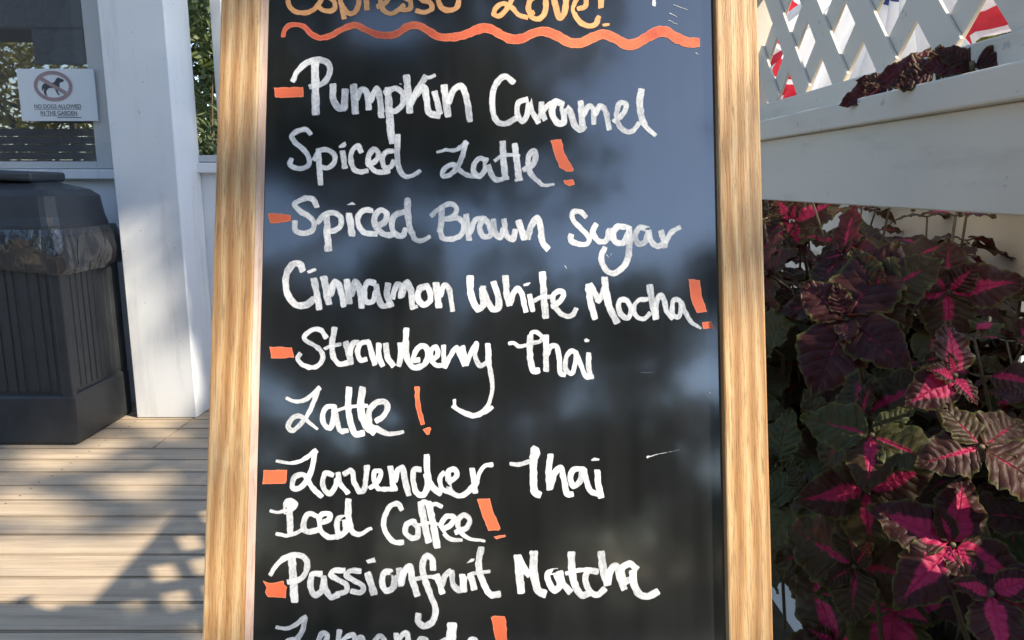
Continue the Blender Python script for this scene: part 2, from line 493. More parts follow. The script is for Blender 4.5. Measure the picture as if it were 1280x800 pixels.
wbox(-6, -5.88, -0.16, 3.1, y0=0.12, y1=1.1); wbox(c1.x - 0.75, c1.x - 0.63, -0.16, 3.1, y0=0.12, y1=1.1); wbox(-6, c1.x - 0.63, -0.16, 3.1, y0=1.1, y1=1.22)
wb.build('wall', M['white_wall'], cafe)
def window(x0, x1, z0, z1, fw, label, pane=True):
    f = MB()
    d0, d1 = -0.018, 0.09
    f.box((x0 - fw, d0, z0 - 0.035), (x0, d1, z1 + fw), 0.004); f.box((x1, d0, z0 - 0.035), (x1 + fw, d1, z1 + fw), 0.004)
    f.box((x0, d0, z1), (x1, d1, z1 + fw), 0.004); f.box((x0, d0, z0 - 0.035), (x1, d1, z0), 0.004)
    fr = f.build('window', M['frame_paint'], cafe); fr['label'] = label
    if pane: p = MB(); p.box((x0, 0.03, z0), (x1, 0.036, z1)); p.build('pane', M['glass'], fr)
    s = MB(); s.box((x0 - fw - 0.02, -0.045, z0 - 0.085), (x1 + fw + 0.02, 0.08, z0 - 0.038), 0.004); s.build('sill', M['white'], fr)
window(lw_x0, lw_x1, lw_z0, w_top, 0.085, 'wide grey framed window behind the bin')
window(rw_x0, rw_x1, rw_z0, w_top, 0.055, 'open side window right of the porch column', False)
rm = MB(); rm.box((-5.8, 0.9, -0.1), (c1.x - 0.77, 0.95, 3.0)); rm.box((-5.8, 0.13, 2.55), (c1.x - 0.77, 0.9, 2.6)); rm.box((-5.8, 0.13, -0.1), (c1.x - 0.77, 0.9, -0.05))
rm.build('interior', M['dark_room'], cafe)
# porch column
c0 = at_z(171, 522.5); c1 = at_z(246.5, 522.5)
CY = c0.y
cl_ = MB(); cl_.box((c0.x, CY - WY, 0.0), (c1.x, -0.004, 2.75), 0.005)
o = cl_.build('porch_column', M['white'], cafe); o['label'] = 'square white porch column beside the bin'
hb = MB(); hb.box((-6, CY - WY - 0.01, 2.75), (c1.x + 0.03, -0.004, 3.0), 0.004); hb.build('header_beam', M['white'], cafe)
rf = MB(); rf.prism([(-0.6, 2.98), (0.5, 3.5), (1.6, 3.02), (1.6, 3.16), (0.5, 3.64), (-0.6, 3.1)], -6.3, c1.x + 0.15)
rf.build('roof', M['roof'], cafe, M=Matrix(((0, 0, 1, 0), (1, 0, 0, 0), (0, 1, 0, 0.03), (0, 0, 0, 1))))

# things inside the window
def lathe(mb, prof, c, n=16):
    c = Vector(c); rings = []
    for r, z in prof: rings.append([mb.bm.verts.new(c + Vector((r * math.cos(2 * math.pi * k / n), r * math.sin(2 * math.pi * k / n), z))) for k in range(n)])
    for a, b in zip(rings, rings[1:]):
        for k in range(n): mb.bm.faces.new((a[k], a[(k + 1) % n], b[(k + 1) % n], b[k]))
    mb.bm.faces.new(rings[0][::-1]); mb.bm.faces.new(rings[-1])

tp = empty('leafy_shrub', (-1.72, WY + 0.42, -0.06)); tag(tp, 'leafy green shrub seen through the opening right of the porch column', 'shrub')
def far_hedge():
    rs = np.random.RandomState(61)
    h = empty('hedge', (-3.2, 9.6, -0.16)); tag(h, 'tall green hedge far behind the opening beside the porch column', 'hedge')
    p = rs.uniform((-1.2, -0.5, 0.0), (4.5, 0.5, 5.2), (16000, 3))
    link('foliage', leaf_mesh('foliage', p, .13, rs), M['leaf_mid'], h)
    tb = MB()
    for k in range(7): tb.tube([(-1 + k * .85, 0, -.1), (-1 + k * .85 + .1, 0, 4.2)], [.06, .02], 6)
    tb.build('stem', M['trunk'], h)
def shrub_part():
    rs = np.random.RandomState(51)
    p = crown_pts(12000, (0.8, 0.4, 0.9), rs, 60) + np.array([0.05, 0.15, 1.7])
    link('foliage', leaf_mesh('foliage', p, .034, rs), M['leaf_shrub'], tp)
    tb = MB()
    for k in range(5): tb.tube([(k * .02 - .04, 0, 0), (k * .05 - .1, .02, .9), (k * .12 - .24, .0, 1.75)], [.014, .01, .004], 6)
    tb.build('stem', M['trunk'], tp)

# ------------------------------------------------------------------ no-dogs notice on the window
NY = WY - 0.03
n00, n11 = at_y(20.5, 86, NY), at_y(123.5, 151.5, NY)
nd = empty('notice', ((n00.x + n11.x) / 2, NY, (n00.z + n11.z) / 2))
tag(nd, 'white no dogs notice with crossed out dog fixed to the window', 'notice')
hw, hh = (n11.x - n00.x) / 2, (n00.z - n11.z) / 2
TOFRONT = Matrix(((1, 0, 0, 0), (0, 0, -1, 0), (0, 1, 0, 0), (0, 0, 0, 1)))   # xy -> xz, +z -> -y
b_ = MB(); b_.box((-hw, -hh, -0.004), (hw, hh, 0.004), 0.0015); b_.build('panel', M['sign_panel'], nd, M=TOFRONT)
def npt(x, y): return ((x - 200) / 820 * 2 * hw - hw + 0.02, hh - (y - 200) / 535 * 2 * hh)
rg = MB()
def ring_seg(cx, cy, rx, ry, th):
    out = [npt(cx + rx * math.cos(a), cy + ry * math.sin(a)) for a in np.linspace(0, 2 * math.pi, 49)[:-1]]
    inn = [npt(cx + (rx - th) * math.cos(a), cy + (ry - th) * math.sin(a)) for a in np.linspace(0, 2 * math.pi, 49)[:-1]]
    vo = [rg.bm.verts.new((*p, 0.0062)) for p in out]; vi = [rg.bm.verts.new((*p, 0.0062)) for p in inn]
    for k in range(48): rg.bm.faces.new((vo[k], vo[(k + 1) % 48], vi[(k + 1) % 48], vi[k]))
ring_seg(533, 377, 205, 155, 38)
DOG = [(655,318),(640,335),(610,338),(598,362),(600,384),(578,400),(572,420),(580,448),(596,468),(574,468),(556,432),(545,398),(490,394),(468,408),(450,430),(450,455),(462,472),(440,472),(424,440),(432,402),(424,404),(415,426),(407,420),(411,380),(430,355),(460,345),(530,342),(550,335),(575,300),(600,287),(611,297),(632,302)]
dg = MB(); dg.prism([npt(*p) for p in DOG][::-1], 0.004, 0.0052); dg.build('dog_pictogram', M['sign_ink'], nd, M=TOFRONT)
sl_ = [npt(*p) for p in ((402,272),(672,432),(650,466),(382,306))]
f4 = [rg.bm.verts.new((*p, 0.0070)) for p in sl_]; rg.bm.faces.new(f4)
rg.build('prohibition_ring', M['sign_red'], nd, M=TOFRONT)
def text_mesh(body, size_w, cx, cy, z, name, m, parent, Mx):
    cu = bpy.data.curves.new('txt', 'FONT'); cu.body = body; cu.align_x = 'CENTER'; cu.align_y = 'CENTER'; cu.offset = 0.012
    ob = bpy.data.objects.new('txt', cu); COL.objects.link(ob)
    bpy.context.view_layer.update()
    me = bpy.data.meshes.new_from_object(ob.evaluated_get(bpy.context.evaluated_depsgraph_get()))
    bpy.data.objects.remove(ob)
    xs = [v.co.x for v in me.vertices]; k = size_w / (max(xs) - min(xs)); mx = (max(xs) + min(xs)) / 2
    ys = [v.co.y for v in me.vertices]; my = (max(ys) + min(ys)) / 2
    for v in me.vertices: v.co = Mx @ Vector(((v.co.x - mx) * k + cx, (v.co.y - my) * k * 1.1 + cy, z))
    return link(name, me, m, parent)
sx = 2 * hw / 820
for body, y, xc, wd in (('NO DOGS ALLOWED', 583, 557, 500), ('IN THE GARDEN', 652, 562, 392)):
    c = npt(xc, y)
    text_mesh(body, wd * sx, c[0], c[1], 0.0052, 'lettering', M['sign_ink'], nd, TOFRONT)
ul = MB()
for (x0, x1, y, th) in ((305, 805, 610, 5), (368, 760, 678, 5), (540, 800, 694, 7)):
    a, b = npt(x0, y), npt(x1, y + th); ul.box((a[0], b[1], 0.004), (b[0], a[1], 0.005))
ul.build('underline', M['sign_ink'], nd, M=TOFRONT)

# ------------------------------------------------------------------ bin with liner
bx1 = at_z(97, 556.5).x; by0 = at_z(97, 556.5).y; by1 = at_z(166, 515).y
bx0 = bx1 - 0.60
BW, BD = (bx1 - bx0), (by1 - by0)
can = empty('trash_can', ((bx0 + bx1) / 2, (by0 + by1) / 2, 0))
tag(can, 'dark grey ribbed square trash can with a hooded lid beside the porch column', 'trash can')
hx, hy = BW / 2, BD / 2
bd = MB(); bd.box((-hx + 0.012, -hy + 0.012, 0.03), (hx - 0.012, hy - 0.012, 0.90), 0.012, seg=2)
def ribs(n, fx):
    for k in range(n):
        t0 = (k + 0.08) / n; t1 = (k + 0.92 - 0.25 * (k % 3 == 1)) / n
        fx(t0, t1, 0.0025 + 0.003 * random.random())
ribs(11, lambda a, b, d: bd.box((-hx + 0.045 + a * (BW - .09), -hy + 0.012 - d, 0.235), (-hx + 0.045 + b * (BW - .09), -hy + 0.02, 0.83), 0.003))
ribs(9, lambda a, b, d: bd.box((hx - 0.02, -hy + 0.045 + a * (BD - .09), 0.235), (hx - 0.012 + d, -hy + 0.045 + b * (BD - .09), 0.83), 0.003))
ribs(9, lambda a, b, d: bd.box((-hx + 0.012 - d, -hy + 0.045 + a * (BD - .09), 0.235), (-hx + 0.02, -hy + 0.045 + b * (BD - .09), 0.83), 0.003))
for sx_ in (-1, 1):
    for sy_ in (-1, 1):
        cx, cy = sx_ * (hx - 0.022), sy_ * (hy - 0.022)
        bd.box((cx - 0.022, cy - 0.022, 0.2), (cx + 0.022, cy + 0.022, 0.86), 0.008, seg=2)
bd.build('body', M['plastic'], can)
pl = MB(); pl.box((-hx - 0.004, -hy - 0.004, 0.0), (hx + 0.004, hy + 0.004, 0.225), 0.016, seg=2); pl.build('base', M['plastic'], can)
ld = MB()
prof = [(0.0, 0.905), (0.004, 0.945), (0.012, 0.98), (0.022, 1.065), (0.05, 1.092), (0.15, 1.125), (0.23, 1.14)]
rings = []
def rrect(hx_, hy_, r, z, n=5):
    pts = []
    for cx, cy, a0 in ((hx_ - r, hy_ - r, 0), (-hx_ + r, hy_ - r, 90), (-hx_ + r, -hy_ + r, 180), (hx_ - r, -hy_ + r, 270)):
        for k in range(n + 1):
            a = R(a0 + 90 * k / n); pts.append(Vector((cx + r * math.cos(a), cy + r * math.sin(a), z)))
    return pts
for ins, z in prof:
    rings.append([ld.bm.verts.new(p) for p in rrect(hx + 0.006 - ins, hy + 0.006 - ins, max(0.012, 0.075 - ins * 0.2), z)])
for a, b in zip(rings, rings[1:]):
    for k in range(len(a)): ld.bm.faces.new((a[k], a[(k + 1) % len(a)], b[(k + 1) % len(a)], b[k]))
ld.bm.faces.new(rings[0][::-1]); ld.bm.faces.new(rings[-1])
lo = ld.build('lid', M['lid'], can)
fl = MB(); fl.box((-hx + 0.05, -0.13, 1.13), (hx - 0.19, 0.13, 1.172), 0.012, M=Matrix.Rotation(R(2.5), 4, 'Y'), seg=2); fl.build('lid_flap', M['lid'], lo)

bag = MB(); bmv = []
nz_, na = 14, 220
per = rrect(hx + 0.004, hy + 0.004, 0.05, 0, 8)
cum = [0]
for a, b in zip(per, per[1:] + per[:1]): cum.append(cum[-1] + (b - a).length)
def along(s):
    s = s % cum[-1]
    for i in range(len(per)):
        if cum[i + 1] >= s:
            t = (s - cum[i]) / max(1e-9, cum[i + 1] - cum[i]); return per[i].lerp(per[(i + 1) % len(per)], t)
for j in range(nz_):
    row = []
    for k in range(na):
        p = along(k / na * cum[-1])
        ang = Vector((p.x, p.y, 0)).normalized()
        u = j / (nz_ - 1)
        low = 0.745 + 0.028 * noise.noise(Vector((p.x * 5, p.y * 5, 3)))
        z = 0.932 * (1 - u) + low * u
        crump = noise.noise(Vector((p.x * 9, p.y * 9, z * 7))) * 0.022 + (1 - abs(noise.noise(Vector((p.x * 15 + z * 6, p.y * 15 - z * 4, z * 9 + 5)))) * 2.2) ** 3 * 0.012
        bulge = 0.006 + 0.026 * math.sin(math.pi * min(1, u * 0.9 + 0.1)) ** 0.7 + crump * (0.25 + u)
        row.append(bag.bm.verts.new(Vector((p.x, p.y, z)) + ang * bulge))
    bmv.append(row)
for a, b in zip(bmv, bmv[1:]):
    for k in range(na): bag.bm.faces.new((a[k], a[(k + 1) % na], b[(k + 1) % na], b[k]))
bo = bag.build('trash_bag', M['bag'], smooth=True)
bo.location = can.location
tag(bo, 'crumpled black plastic liner folded over the rim of the trash can', 'bin bag')

# ------------------------------------------------------------------ A-frame chalkboard
LEAN = R(14.7)
S0 = Vector((-0.026, 0.546, 0))
RT, UP, NO = Vector((1, 0, 0)), Vector((0, math.sin(LEAN), math.cos(LEAN))), Vector((0, -math.cos(LEAN), math.sin(LEAN)))
sign = empty('chalkboard_sign', S0)
tag(sign, 'wooden framed A-frame chalkboard listing hand-lettered coffee drinks', 'chalkboard sign')
LEAF = Matrix((( RT.x, NO.x * -1, UP.x, 0), (RT.y, -NO.y, UP.y, 0), (RT.z, -NO.z, UP.z, 0), (0, 0, 0, 1)))   # local x right, y into the board, z up
def on_board(px, py, c=0.0):
    p = hit(px, py, S0 + NO * c, NO) - S0
    return p.dot(RT), p.dot(UP)
lo_ = (on_board(274, 0)[0] + on_board(254, 800)[0]) / 2; ro_ = (on_board(945.5, 0)[0] + on_board(968.5, 800)[0]) / 2
li_ = (on_board(322, 0)[0] + on_board(309, 800)[0]) / 2; ri_ = (on_board(893.5, 0)[0] + on_board(912.5, 800)[0]) / 2
TOP = 1.57
REC = 0.011
st = MB(); st.box((lo_, 0, 0), (li_, 0.022, TOP), 0.002, seg=2)
o = st.build('stile', M['pine'], sign); o.matrix_local = LEAF
st = MB(); st.box((ri_, 0, 0), (ro_, 0.022, TOP), 0.002, seg=2)
o = st.build('stile', M['pine'], sign); o.matrix_local = LEAF
for nm, z0, z1 in (('top_rail', TOP - 0.06, TOP), ('bottom_rail', 0.10, 0.155)):
    rl = MB(); rl.box((li_ + 0.0005, 0.0008, z0), (ri_ - 0.0005, 0.0215, z1), 0.0015); o = rl.build(nm, M['pine_rail'], sign); o.matrix_local = LEAF
# chamfered inner beads
bdm = MB()
bdm.prism([(li_ + 0.0002, 0.001), (li_ + 0.0062, REC - 0.001), (li_ + 0.0002, REC)], 0.156, TOP - 0.061)
o = bdm.build('inner_bead', M['chamfer'], sign); o.matrix_local = LEAF
bp = MB(); bp.box((li_ - 0.004, REC, 0.12), (ri_ + 0.004, REC + 0.006, TOP - 0.03))
board = bp.build('chalkboard', M['board'], sign); board.matrix_local = LEAF
# back leaf, hinged at the top
BACK = Matrix.Translation((0, 2 * TOP * math.sin(LEAN) + 0.004, 0)) @ Matrix.Rotation(2 * LEAN, 4, 'X') @ LEAF.to_4x4()
bk = MB()
bk.box((lo_, -0.022, 0), (li_, 0, TOP), 0.002); bk.box((ri_, -0.022, 0), (ro_, 0, TOP), 0.002)
bk.box((li_ + .0005, -0.021, TOP - 0.06), (ri_ - .0005, -0.001, TOP), 0.0015); bk.box((li_ + .0005, -0.021, 0.1), (ri_ - .0005, -0.001, 0.155), 0.0015)
o = bk.build('rear_frame', M['pine'], sign); o.matrix_local = BACK
bk = MB(); bk.box((li_, -0.018, 0.12), (ri_, -0.012, TOP - 0.03)); o = bk.build('rear_panel', M['board'], sign); o.matrix_local = BACK
for xs in (lo_ + 0.03, ro_ - 0.03):
    hg = MB(); hg.box((xs - 0.02, -0.004, TOP + 0.001), (xs + 0.02, 0.055, TOP + 0.004), 0.001); hg.tube([(xs - .022, 0.026, TOP + .006), (xs + .022, 0.026, TOP + .006)], 0.004)
    o = hg.build('hinge', M['metal'], sign); o.matrix_local = LEAF

# ---- lettering: strokes read off the sign, one mesh per word, painted on the board
def S(x0, y0, s, data):
    """strokes: 'width: x,y x,y ...' per line ; 'P: ...' is a filled shape"""
    out = []
    for ln in data.strip().splitlines():
        k, pts = ln.split(':')
        q = [tuple(float(v) for v in p.split(',')) for p in pts.split()]
        q = [(x0 + a / s, y0 + b / s) for a, b in q]
        if k.strip() == 'P': out.append(('P', None, q))
        else:
            ws = [float(v) / s * 0.93 for v in k.strip().split('-')]
            out.append(('S', ws, q))
    return out

def smooth(q, step=0.6):
    q = [np.array(p) for p in q]
    if len(q) == 2: q = [q[0], (q[0] + q[1]) / 2, q[1]]
    P = [2 * q[0] - q[1]] + q + [2 * q[-1] - q[-2]]
    out = []
    for i in range(1, len(P) - 2):
        p0, p1, p2, p3 = P[i - 1:i + 3]
        # centripetal Catmull-Rom
        t0 = 0; t1 = t0 + max(1e-3, np.linalg.norm(p1 - p0)) ** .5; t2 = t1 + max(1e-3, np.linalg.norm(p2 - p1)) ** .5; t3 = t2 + max(1e-3, np.linalg.norm(p3 - p2)) ** .5
        n = max(2, int(np.linalg.norm(p2 - p1) / step))
        for k in range(n):
            t = t1 + (t2 - t1) * k / n
            a1 = (t1 - t) / (t1 - t0) * p0 + (t - t0) / (t1 - t0) * p1
            a2 = (t2 - t) / (t2 - t1) * p1 + (t - t1) / (t2 - t1) * p2
            a3 = (t3 - t) / (t3 - t2) * p2 + (t - t2) / (t3 - t2) * p3
            b1 = (t2 - t) / (t2 - t0) * a1 + (t - t0) / (t2 - t0) * a2
            b2 = (t3 - t) / (t3 - t1) * a2 + (t - t1) / (t3 - t1) * a3
            out.append((t2 - t) / (t2 - t1) * b1 + (t - t1) / (t2 - t1) * b2)
    out.append(q[-1])
    return np.array(out)

def vnoise(X, Y, f, seed):
    rs = np.random.RandomState(seed); T = rs.rand(64, 64)
    x, y = X * f, Y * f
    xi, yi = np.floor(x).astype(int), np.floor(y).astype(int); fx, fy = x - xi, y - yi
    fx, fy = fx * fx * (3 - 2 * fx), fy * fy * (3 - 2 * fy)
    g = lambda i, j: T[i % 64, j % 64]
    return (g(xi, yi) * (1 - fx) * (1 - fy) + g(xi + 1, yi) * fx * (1 - fy) + g(xi, yi + 1) * (1 - fx) * fy + g(xi + 1, yi + 1) * fx * fy) - .5

NWORD = [0]
def paint(name, strokes, mat, label=None, cell=0.62):
    NWORD[0] += 1
    allp = np.array([p for s in strokes for p in s[2]]); pad = 9
    x0, y0 = allp.min(0) - pad; x1, y1 = allp.max(0) + pad
    xs, ys = np.arange(x0, x1, cell), np.arange(y0, y1, cell)
    X, Y = np.meshgrid(xs, ys, indexing='ij')
    Xn = X + 1.1 * vnoise(X, Y, 0.21, NWORD[0]); Yn = Y + 1.1 * vnoise(X, Y, 0.21, NWORD[0] + 50)
    D = np.full(X.shape, 1e6); C = np.zeros(X.shape); DS = []; ST = np.full(X.shape, 0.5); BEST = np.full(X.shape, 1e6)
    for kind, ws, q in strokes:
        if kind == 'P':
            q = np.array(q); n = len(q); d = np.full(X.shape, 1e6); ins = np.zeros(X.shape, bool)
            for i in range(n):
                a, b = q[i], q[(i + 1) % n]; e = b - a
                t = np.clip(((Xn - a[0]) * e[0] + (Yn - a[1]) * e[1]) / (e @ e + 1e-9), 0, 1)
                d = np.minimum(d, np.hypot(Xn - a[0] - t * e[0], Yn - a[1] - t * e[1]))
                cond = ((a[1] > Yn) != (b[1] > Yn)) & (Xn < (b[0] - a[0]) * (Yn - a[1]) / (b[1] - a[1] + 1e-12) + a[0]); ins ^= cond
            d = np.where(ins, -d, d)
        else:
            sp = smooth(q); m = len(sp); tt = np.linspace(0, 1, m)
            r = np.interp(tt, np.linspace(0, 1, len(ws)), ws) / 2
            r = r * (0.93 + 0.14 * (vnoise(np.arange(m) * 1.0, np.zeros(m), 0.12, NWORD[0] + 9) + .5))
            # squarish pen tips: ends cut a little short
            d = np.full(X.shape, 1e6); AR = np.zeros(X.shape); SD = np.zeros(X.shape)
            for k in range(0, m):
                cx, cy, rr = sp[k][0], sp[k][1], r[k]
                i0, i1 = np.searchsorted(xs, cx - rr - 5), np.searchsorted(xs, cx + rr + 5)
                j0, j1 = np.searchsorted(ys, cy - rr - 5), np.searchsorted(ys, cy + rr + 5)
                sub = d[i0:i1, j0:j1]
                dx, dy = Xn[i0:i1, j0:j1] - cx, Yn[i0:i1, j0:j1] - cy
                nd = np.hypot(dx, dy) - rr; msk = nd < sub
                tg = sp[min(k + 1, m - 1)] - sp[max(k - 1, 0)]; tg = tg / (np.linalg.norm(tg) + 1e-9)
                AR[i0:i1, j0:j1][msk] = k * 0.6; SD[i0:i1, j0:j1][msk] = (dx * tg[1] - dy * tg[0])[msk]
                sub[msk] = nd[msk]
            if np.linalg.norm(sp[0] - sp[-1]) > 3:          # chisel-tip cut at both ends
                for end, nxt, rr in ((sp[0], sp[min(5, m - 1)], r[0]), (sp[-1], sp[max(m - 6, 0)], r[-1])):
                    tv = end - nxt; tv = tv / (np.linalg.norm(tv) + 1e-9)
                    cut = (Xn - end[0]) * tv[0] + (Yn - end[1]) * tv[1] - rr * 0.55
                    near = np.hypot(Xn - end[0], Yn - end[1]) < rr * 1.6
                    d = np.where(near & (cut > 0), np.maximum(d, cut), d)
        if kind == 'S':
            sd_ = NWORD[0] * 7 + len(DS)
            stv = 0.5 + 0.42 * vnoise(SD + 90, AR, 0.55, sd_) * 1.0 + 0.6 * vnoise(AR + 40, SD * 0.4 + 40, 0.045, sd_ + 3) + 0.28 * vnoise(SD * 2.2 + 90, AR * 0.16 + 7, 0.5, sd_ + 5)
            ST = np.where(d < 0.3, stv, ST)                # the later pass lies on top
        DS.append(d); D = np.minimum(D, d); C += np.clip(0.5 - d / 1.0, 0, 1)
    SEAM = np.zeros(X.shape)
    for k, d in enumerate(DS):                    # rim of one pass showing where it lies over another
        oth = np.min([e for n_, e in enumerate(DS) if n_ != k] or [np.full(X.shape, 1e6)], axis=0)
        SEAM = np.maximum(SEAM, np.where(oth < -0.4, np.clip(1 - np.abs(d) / 0.75, 0, 1), 0))
    # marching squares, filled
    nx, ny = X.shape; verts, faces, cov, rim, stk, idx = [], [], [], [], [], {}
    def vert(key, px, py, c, dd, sm=0.0, sk=0.5):
        if key not in idx:
            a, b = on_board(px, py, -REC)
            idx[key] = len(verts); verts.append((a, REC - 0.0006, b)); cov.append(min(2, max(1, c)) - 1); stk.append(min(1, max(0, sk))); rim.append(max(min(1, max(0, 1 + dd / 1.2)), sm * 0.8))
        return idx[key]
    I = D < 0
    cells = np.argwhere(I[:-1, :-1] | I[1:, :-1] | I[:-1, 1:] | I[1:, 1:])
    for i, j in cells:
        cs = ((i, j), (i + 1, j), (i + 1, j + 1), (i, j + 1)); poly = []
        for k in range(4):
            a, b = cs[k], cs[(k + 1) % 4]
            if I[a]: poly.append(vert(a, X[a], Y[a], C[a], D[a], SEAM[a], ST[a]))
            if I[a] != I[b]:
                t = D[a] / (D[a] - D[b]); key = (min(a, b), max(a, b))
                poly.append(vert(key, X[a] + t * (X[b] - X[a]), Y[a] + t * (Y[b] - Y[a]), 1, 0, 0.0, ST[a]))
        if len(poly) >= 3: faces.append(poly[::-1])
    me = bpy.data.meshes.new(name); me.from_pydata(verts, [], faces)
    for nm, dat in (('cover', cov), ('rim', rim), ('streak', stk)):
        at = me.attributes.new(nm, 'FLOAT', 'POINT'); at.data.foreach_set('value', np.array(dat, dtype=np.float32))
    o = link(name, me, M[mat], board)
    if label: o['label'] = label
    return o

def white(word, st_): return paint('lettering', st_, 'white_ink', 'white hand-lettered word ' + word)

def bullet(x0, y0, s, pts): paint('bullet_mark', S(x0, y0, s, 'P: ' + pts), 'red_ink')
def bang(x0, y0, s, data): paint('exclamation_mark', S(x0, y0, s, data), 'red_ink')

# line 0
A = (340, 0, 4.923); B = (600, 0, 4.923)
paint('lettering', S(*A, '''
32: 190,-120 120,-135 80,-85 130,-45 165,-42 110,-25 100,10 125,60 180,82 240,70 285,32 310,-10
32: 325,-60 350,-20 385,20 385,58 350,72 310,62 285,40
34: 410,-40 430,40 445,112
34: 425,20 450,65 485,85 520,65 535,10 525,-40 480,-50 435,-20
36: 572,-60 582,10 586,58
32: 590,-10 610,-45 640,-55
32: 650,42 690,25 720,-20 705,-50 675,-20 670,25 690,68 730,86 775,65 810,35
32: 840,-60 800,-20 850,10 850,55 810,62 790,55
32: 905,-70 890,-30 920,0 975,20 985,55 940,78 890,68
36: 1035,-60 1025,0 1045,50 1090,65 1135,48 1150,0 1130,-55 1075,-75 1035,-55
'''), 'orange_ink', 'peach hand-lettered word Espresso')
paint('lettering', S(*B, '''
32: 100,-70 150,-90 190,-110 215,-60 190,10 150,75 110,100 85,85 100,45 145,25 190,45 240,95 290,110
36: 370,-30 310,0 300,60 320,105 355,118 390,95 405,40 395,-20 355,-40
22: 322,72 330,85
40: 450,-30 470,60 490,112 515,90 528,20 530,-40
34: 605,55 645,40 650,-5 625,-25 590,5 575,55 605,125 660,160 710,150 730,108
'''), 'orange_ink', 'peach hand-lettered word Love')
paint('exclamation_mark', S(*B, '''
P: 722,-70 765,-75 762,50 728,55
P: 752,150 798,142 796,162 756,166
'''), 'orange_ink')
q = '30-60-70: 70,222 76,190 100,162 150,152 200,168 240,208 300,234 360,222 430,182 510,156 570,180 640,212 710,220 770,208 830,167 900,160 960,190 1030,228 1110,230 1190,214 1280,178 1340,178 1410,215 1470,240 1530,240 1610,205 1675,195 1760,225 1830,262 1900,265 1970,235 2040,212 2110,238 2180,275 2230,272 2300,236 2370,198 2430,200 2490,235 2560,262 2615,262'
paint('wavy_underline', S(*A, q), 'red_ink', 'wavy orange red underline below the heading')

# line 1
A = (330, 60, 4.741); bullet(*A, '60,236 232,232 236,292 66,296')
white('Pumpkin', S(*A, '''
34-40-40-38-34: 172,195 200,140 258,88 330,72 384,98 388,155 350,208 275,232
50: 304,98 305,240 308,386
42: 410,222 412,300 440,355 478,358
46: 482,255 476,355
46: 530,228 543,380
40: 548,300 580,248 608,262 622,360
40: 632,310 668,242 688,300 696,405
38-46-50-46-40: 735,245 742,350 750,470 760,560
36: 720,268 778,240 820,270 822,330 782,374 728,366
46: 846,172 864,375
40: 958,172 905,260 868,335
42: 905,275 948,235 965,310 980,385 1035,400
24: 978,178 1014,164
40: 1012,265 1042,385
46: 1068,228 1090,400
40: 1096,320 1130,245 1172,228 1198,290 1220,432
'''))
A = (580, 70, 4.741)
white('Caramel', S(*A, '''
38: 292,155 245,122 200,150 170,230 170,310 192,385 240,404 305,372
36: 372,258 325,275 315,345 345,388 375,345 385,260 402,325 438,392
36: 458,280 462,335 478,375
34: 440,370 490,300 540,272
42: 585,285 540,272 522,335 555,398 590,395 590,300 622,320 660,415 690,435 712,420
38: 690,275 702,402
34: 708,350 738,300 762,310 768,402
36: 776,345 808,298 835,325 860,432
34: 890,388 945,340 958,285 925,280 905,330 910,395 950,445 995,448 1038,400
46-44-40-28: 1050,205 1040,275 1055,370 1088,432 1132,468
'''))
# line 2
A = (340, 140, 5.818)
white('Spiced', S(*A, '''
40: 280,160 252,130 200,136 146,172 165,218 222,268 265,325 272,378 235,408 175,408 132,382 142,345
42-44-40: 335,275 345,380 354,525
40: 308,345 350,282 410,280 455,315 450,372 400,408 352,400
P: 485,245 530,216 546,235 535,255 490,262
46: 515,292 530,402
40: 650,290 625,248 588,278 575,350 600,420 640,436 690,430
42: 695,385 755,355 772,295 740,272 705,315 706,380 750,430 800,440 850,430
40: 878,285 830,292 802,340 820,402 860,400 885,360
46-44-30: 915,175 912,330 930,425 970,470 1020,465 1076,430
'''))
A = (530, 150, 5.818)
white('Latte', S(*A, '''
22-34-40: 95,235 160,220 225,222 270,195 308,165
42-36: 302,165 280,265 240,345 190,398 140,410 135,378 175,335 220,328 262,368 320,405 375,412
42: 455,298 410,280 370,320 362,380 400,412 440,370 455,295 470,340 495,405 530,436 568,430
50: 572,165 580,300 588,400
30: 548,430 612,420
28: 518,295 560,265 635,255 690,262
50: 660,182 675,300 690,425
26: 664,438 712,430
40-46-44-22: 725,362 790,330 812,260 800,228 765,255 758,320 772,385 820,440 875,476 942,470
'''))
bang(*A, '''P: 920,150 1000,138 1020,240 1090,360 1082,378 1030,378 985,345 935,212
P: 1012,440 1085,432 1095,470 1060,482 1020,466''')
# line 3
A = (330, 230, 4.923); bullet(*A, '26,182 90,182 166,190 165,228 100,240 36,244')
white('Spiced', S(*A, '''
36: 325,138 302,95 250,90 190,126 220,165 280,202 310,242 300,285 240,304 192,286 190,235
36-46-48: 388,195 390,290 397,402
36: 332,238 370,192 430,176 472,205 475,250 440,286 398,290
P: 506,132 542,110 566,126
46: 525,190 542,312
38: 665,165 620,162 582,195 582,250 620,300 690,308
40: 680,268 742,235 755,182 718,162 685,195 684,245 722,300 770,315 800,308
38: 862,172 810,190 786,240 802,300 850,320 872,280
46-40-28: 885,98 888,200 905,290 940,345 980,346 1018,325
'''))
white('Brown', S(*A, '''
32-36: 1030,195 1085,150 1150,124 1185,146 1172,190 1122,218
42: 1096,142 1090,240 1084,290
38: 1120,216 1195,212 1232,252 1208,318 1140,340 1098,332 1086,290
40: 1245,195 1262,340
36: 1270,300 1300,222 1345,212
38: 1348,220 1325,270 1350,322 1392,318 1385,255 1360,215
38: 1412,225 1425,310 1455,330 1470,280
38: 1478,222 1495,320 1530,340 1545,285
44: 1568,232 1600,335
44: 1622,330 1648,252 1682,212 1702,268 1715,360 1745,398
'''))
A = (590, 240, 4.923)
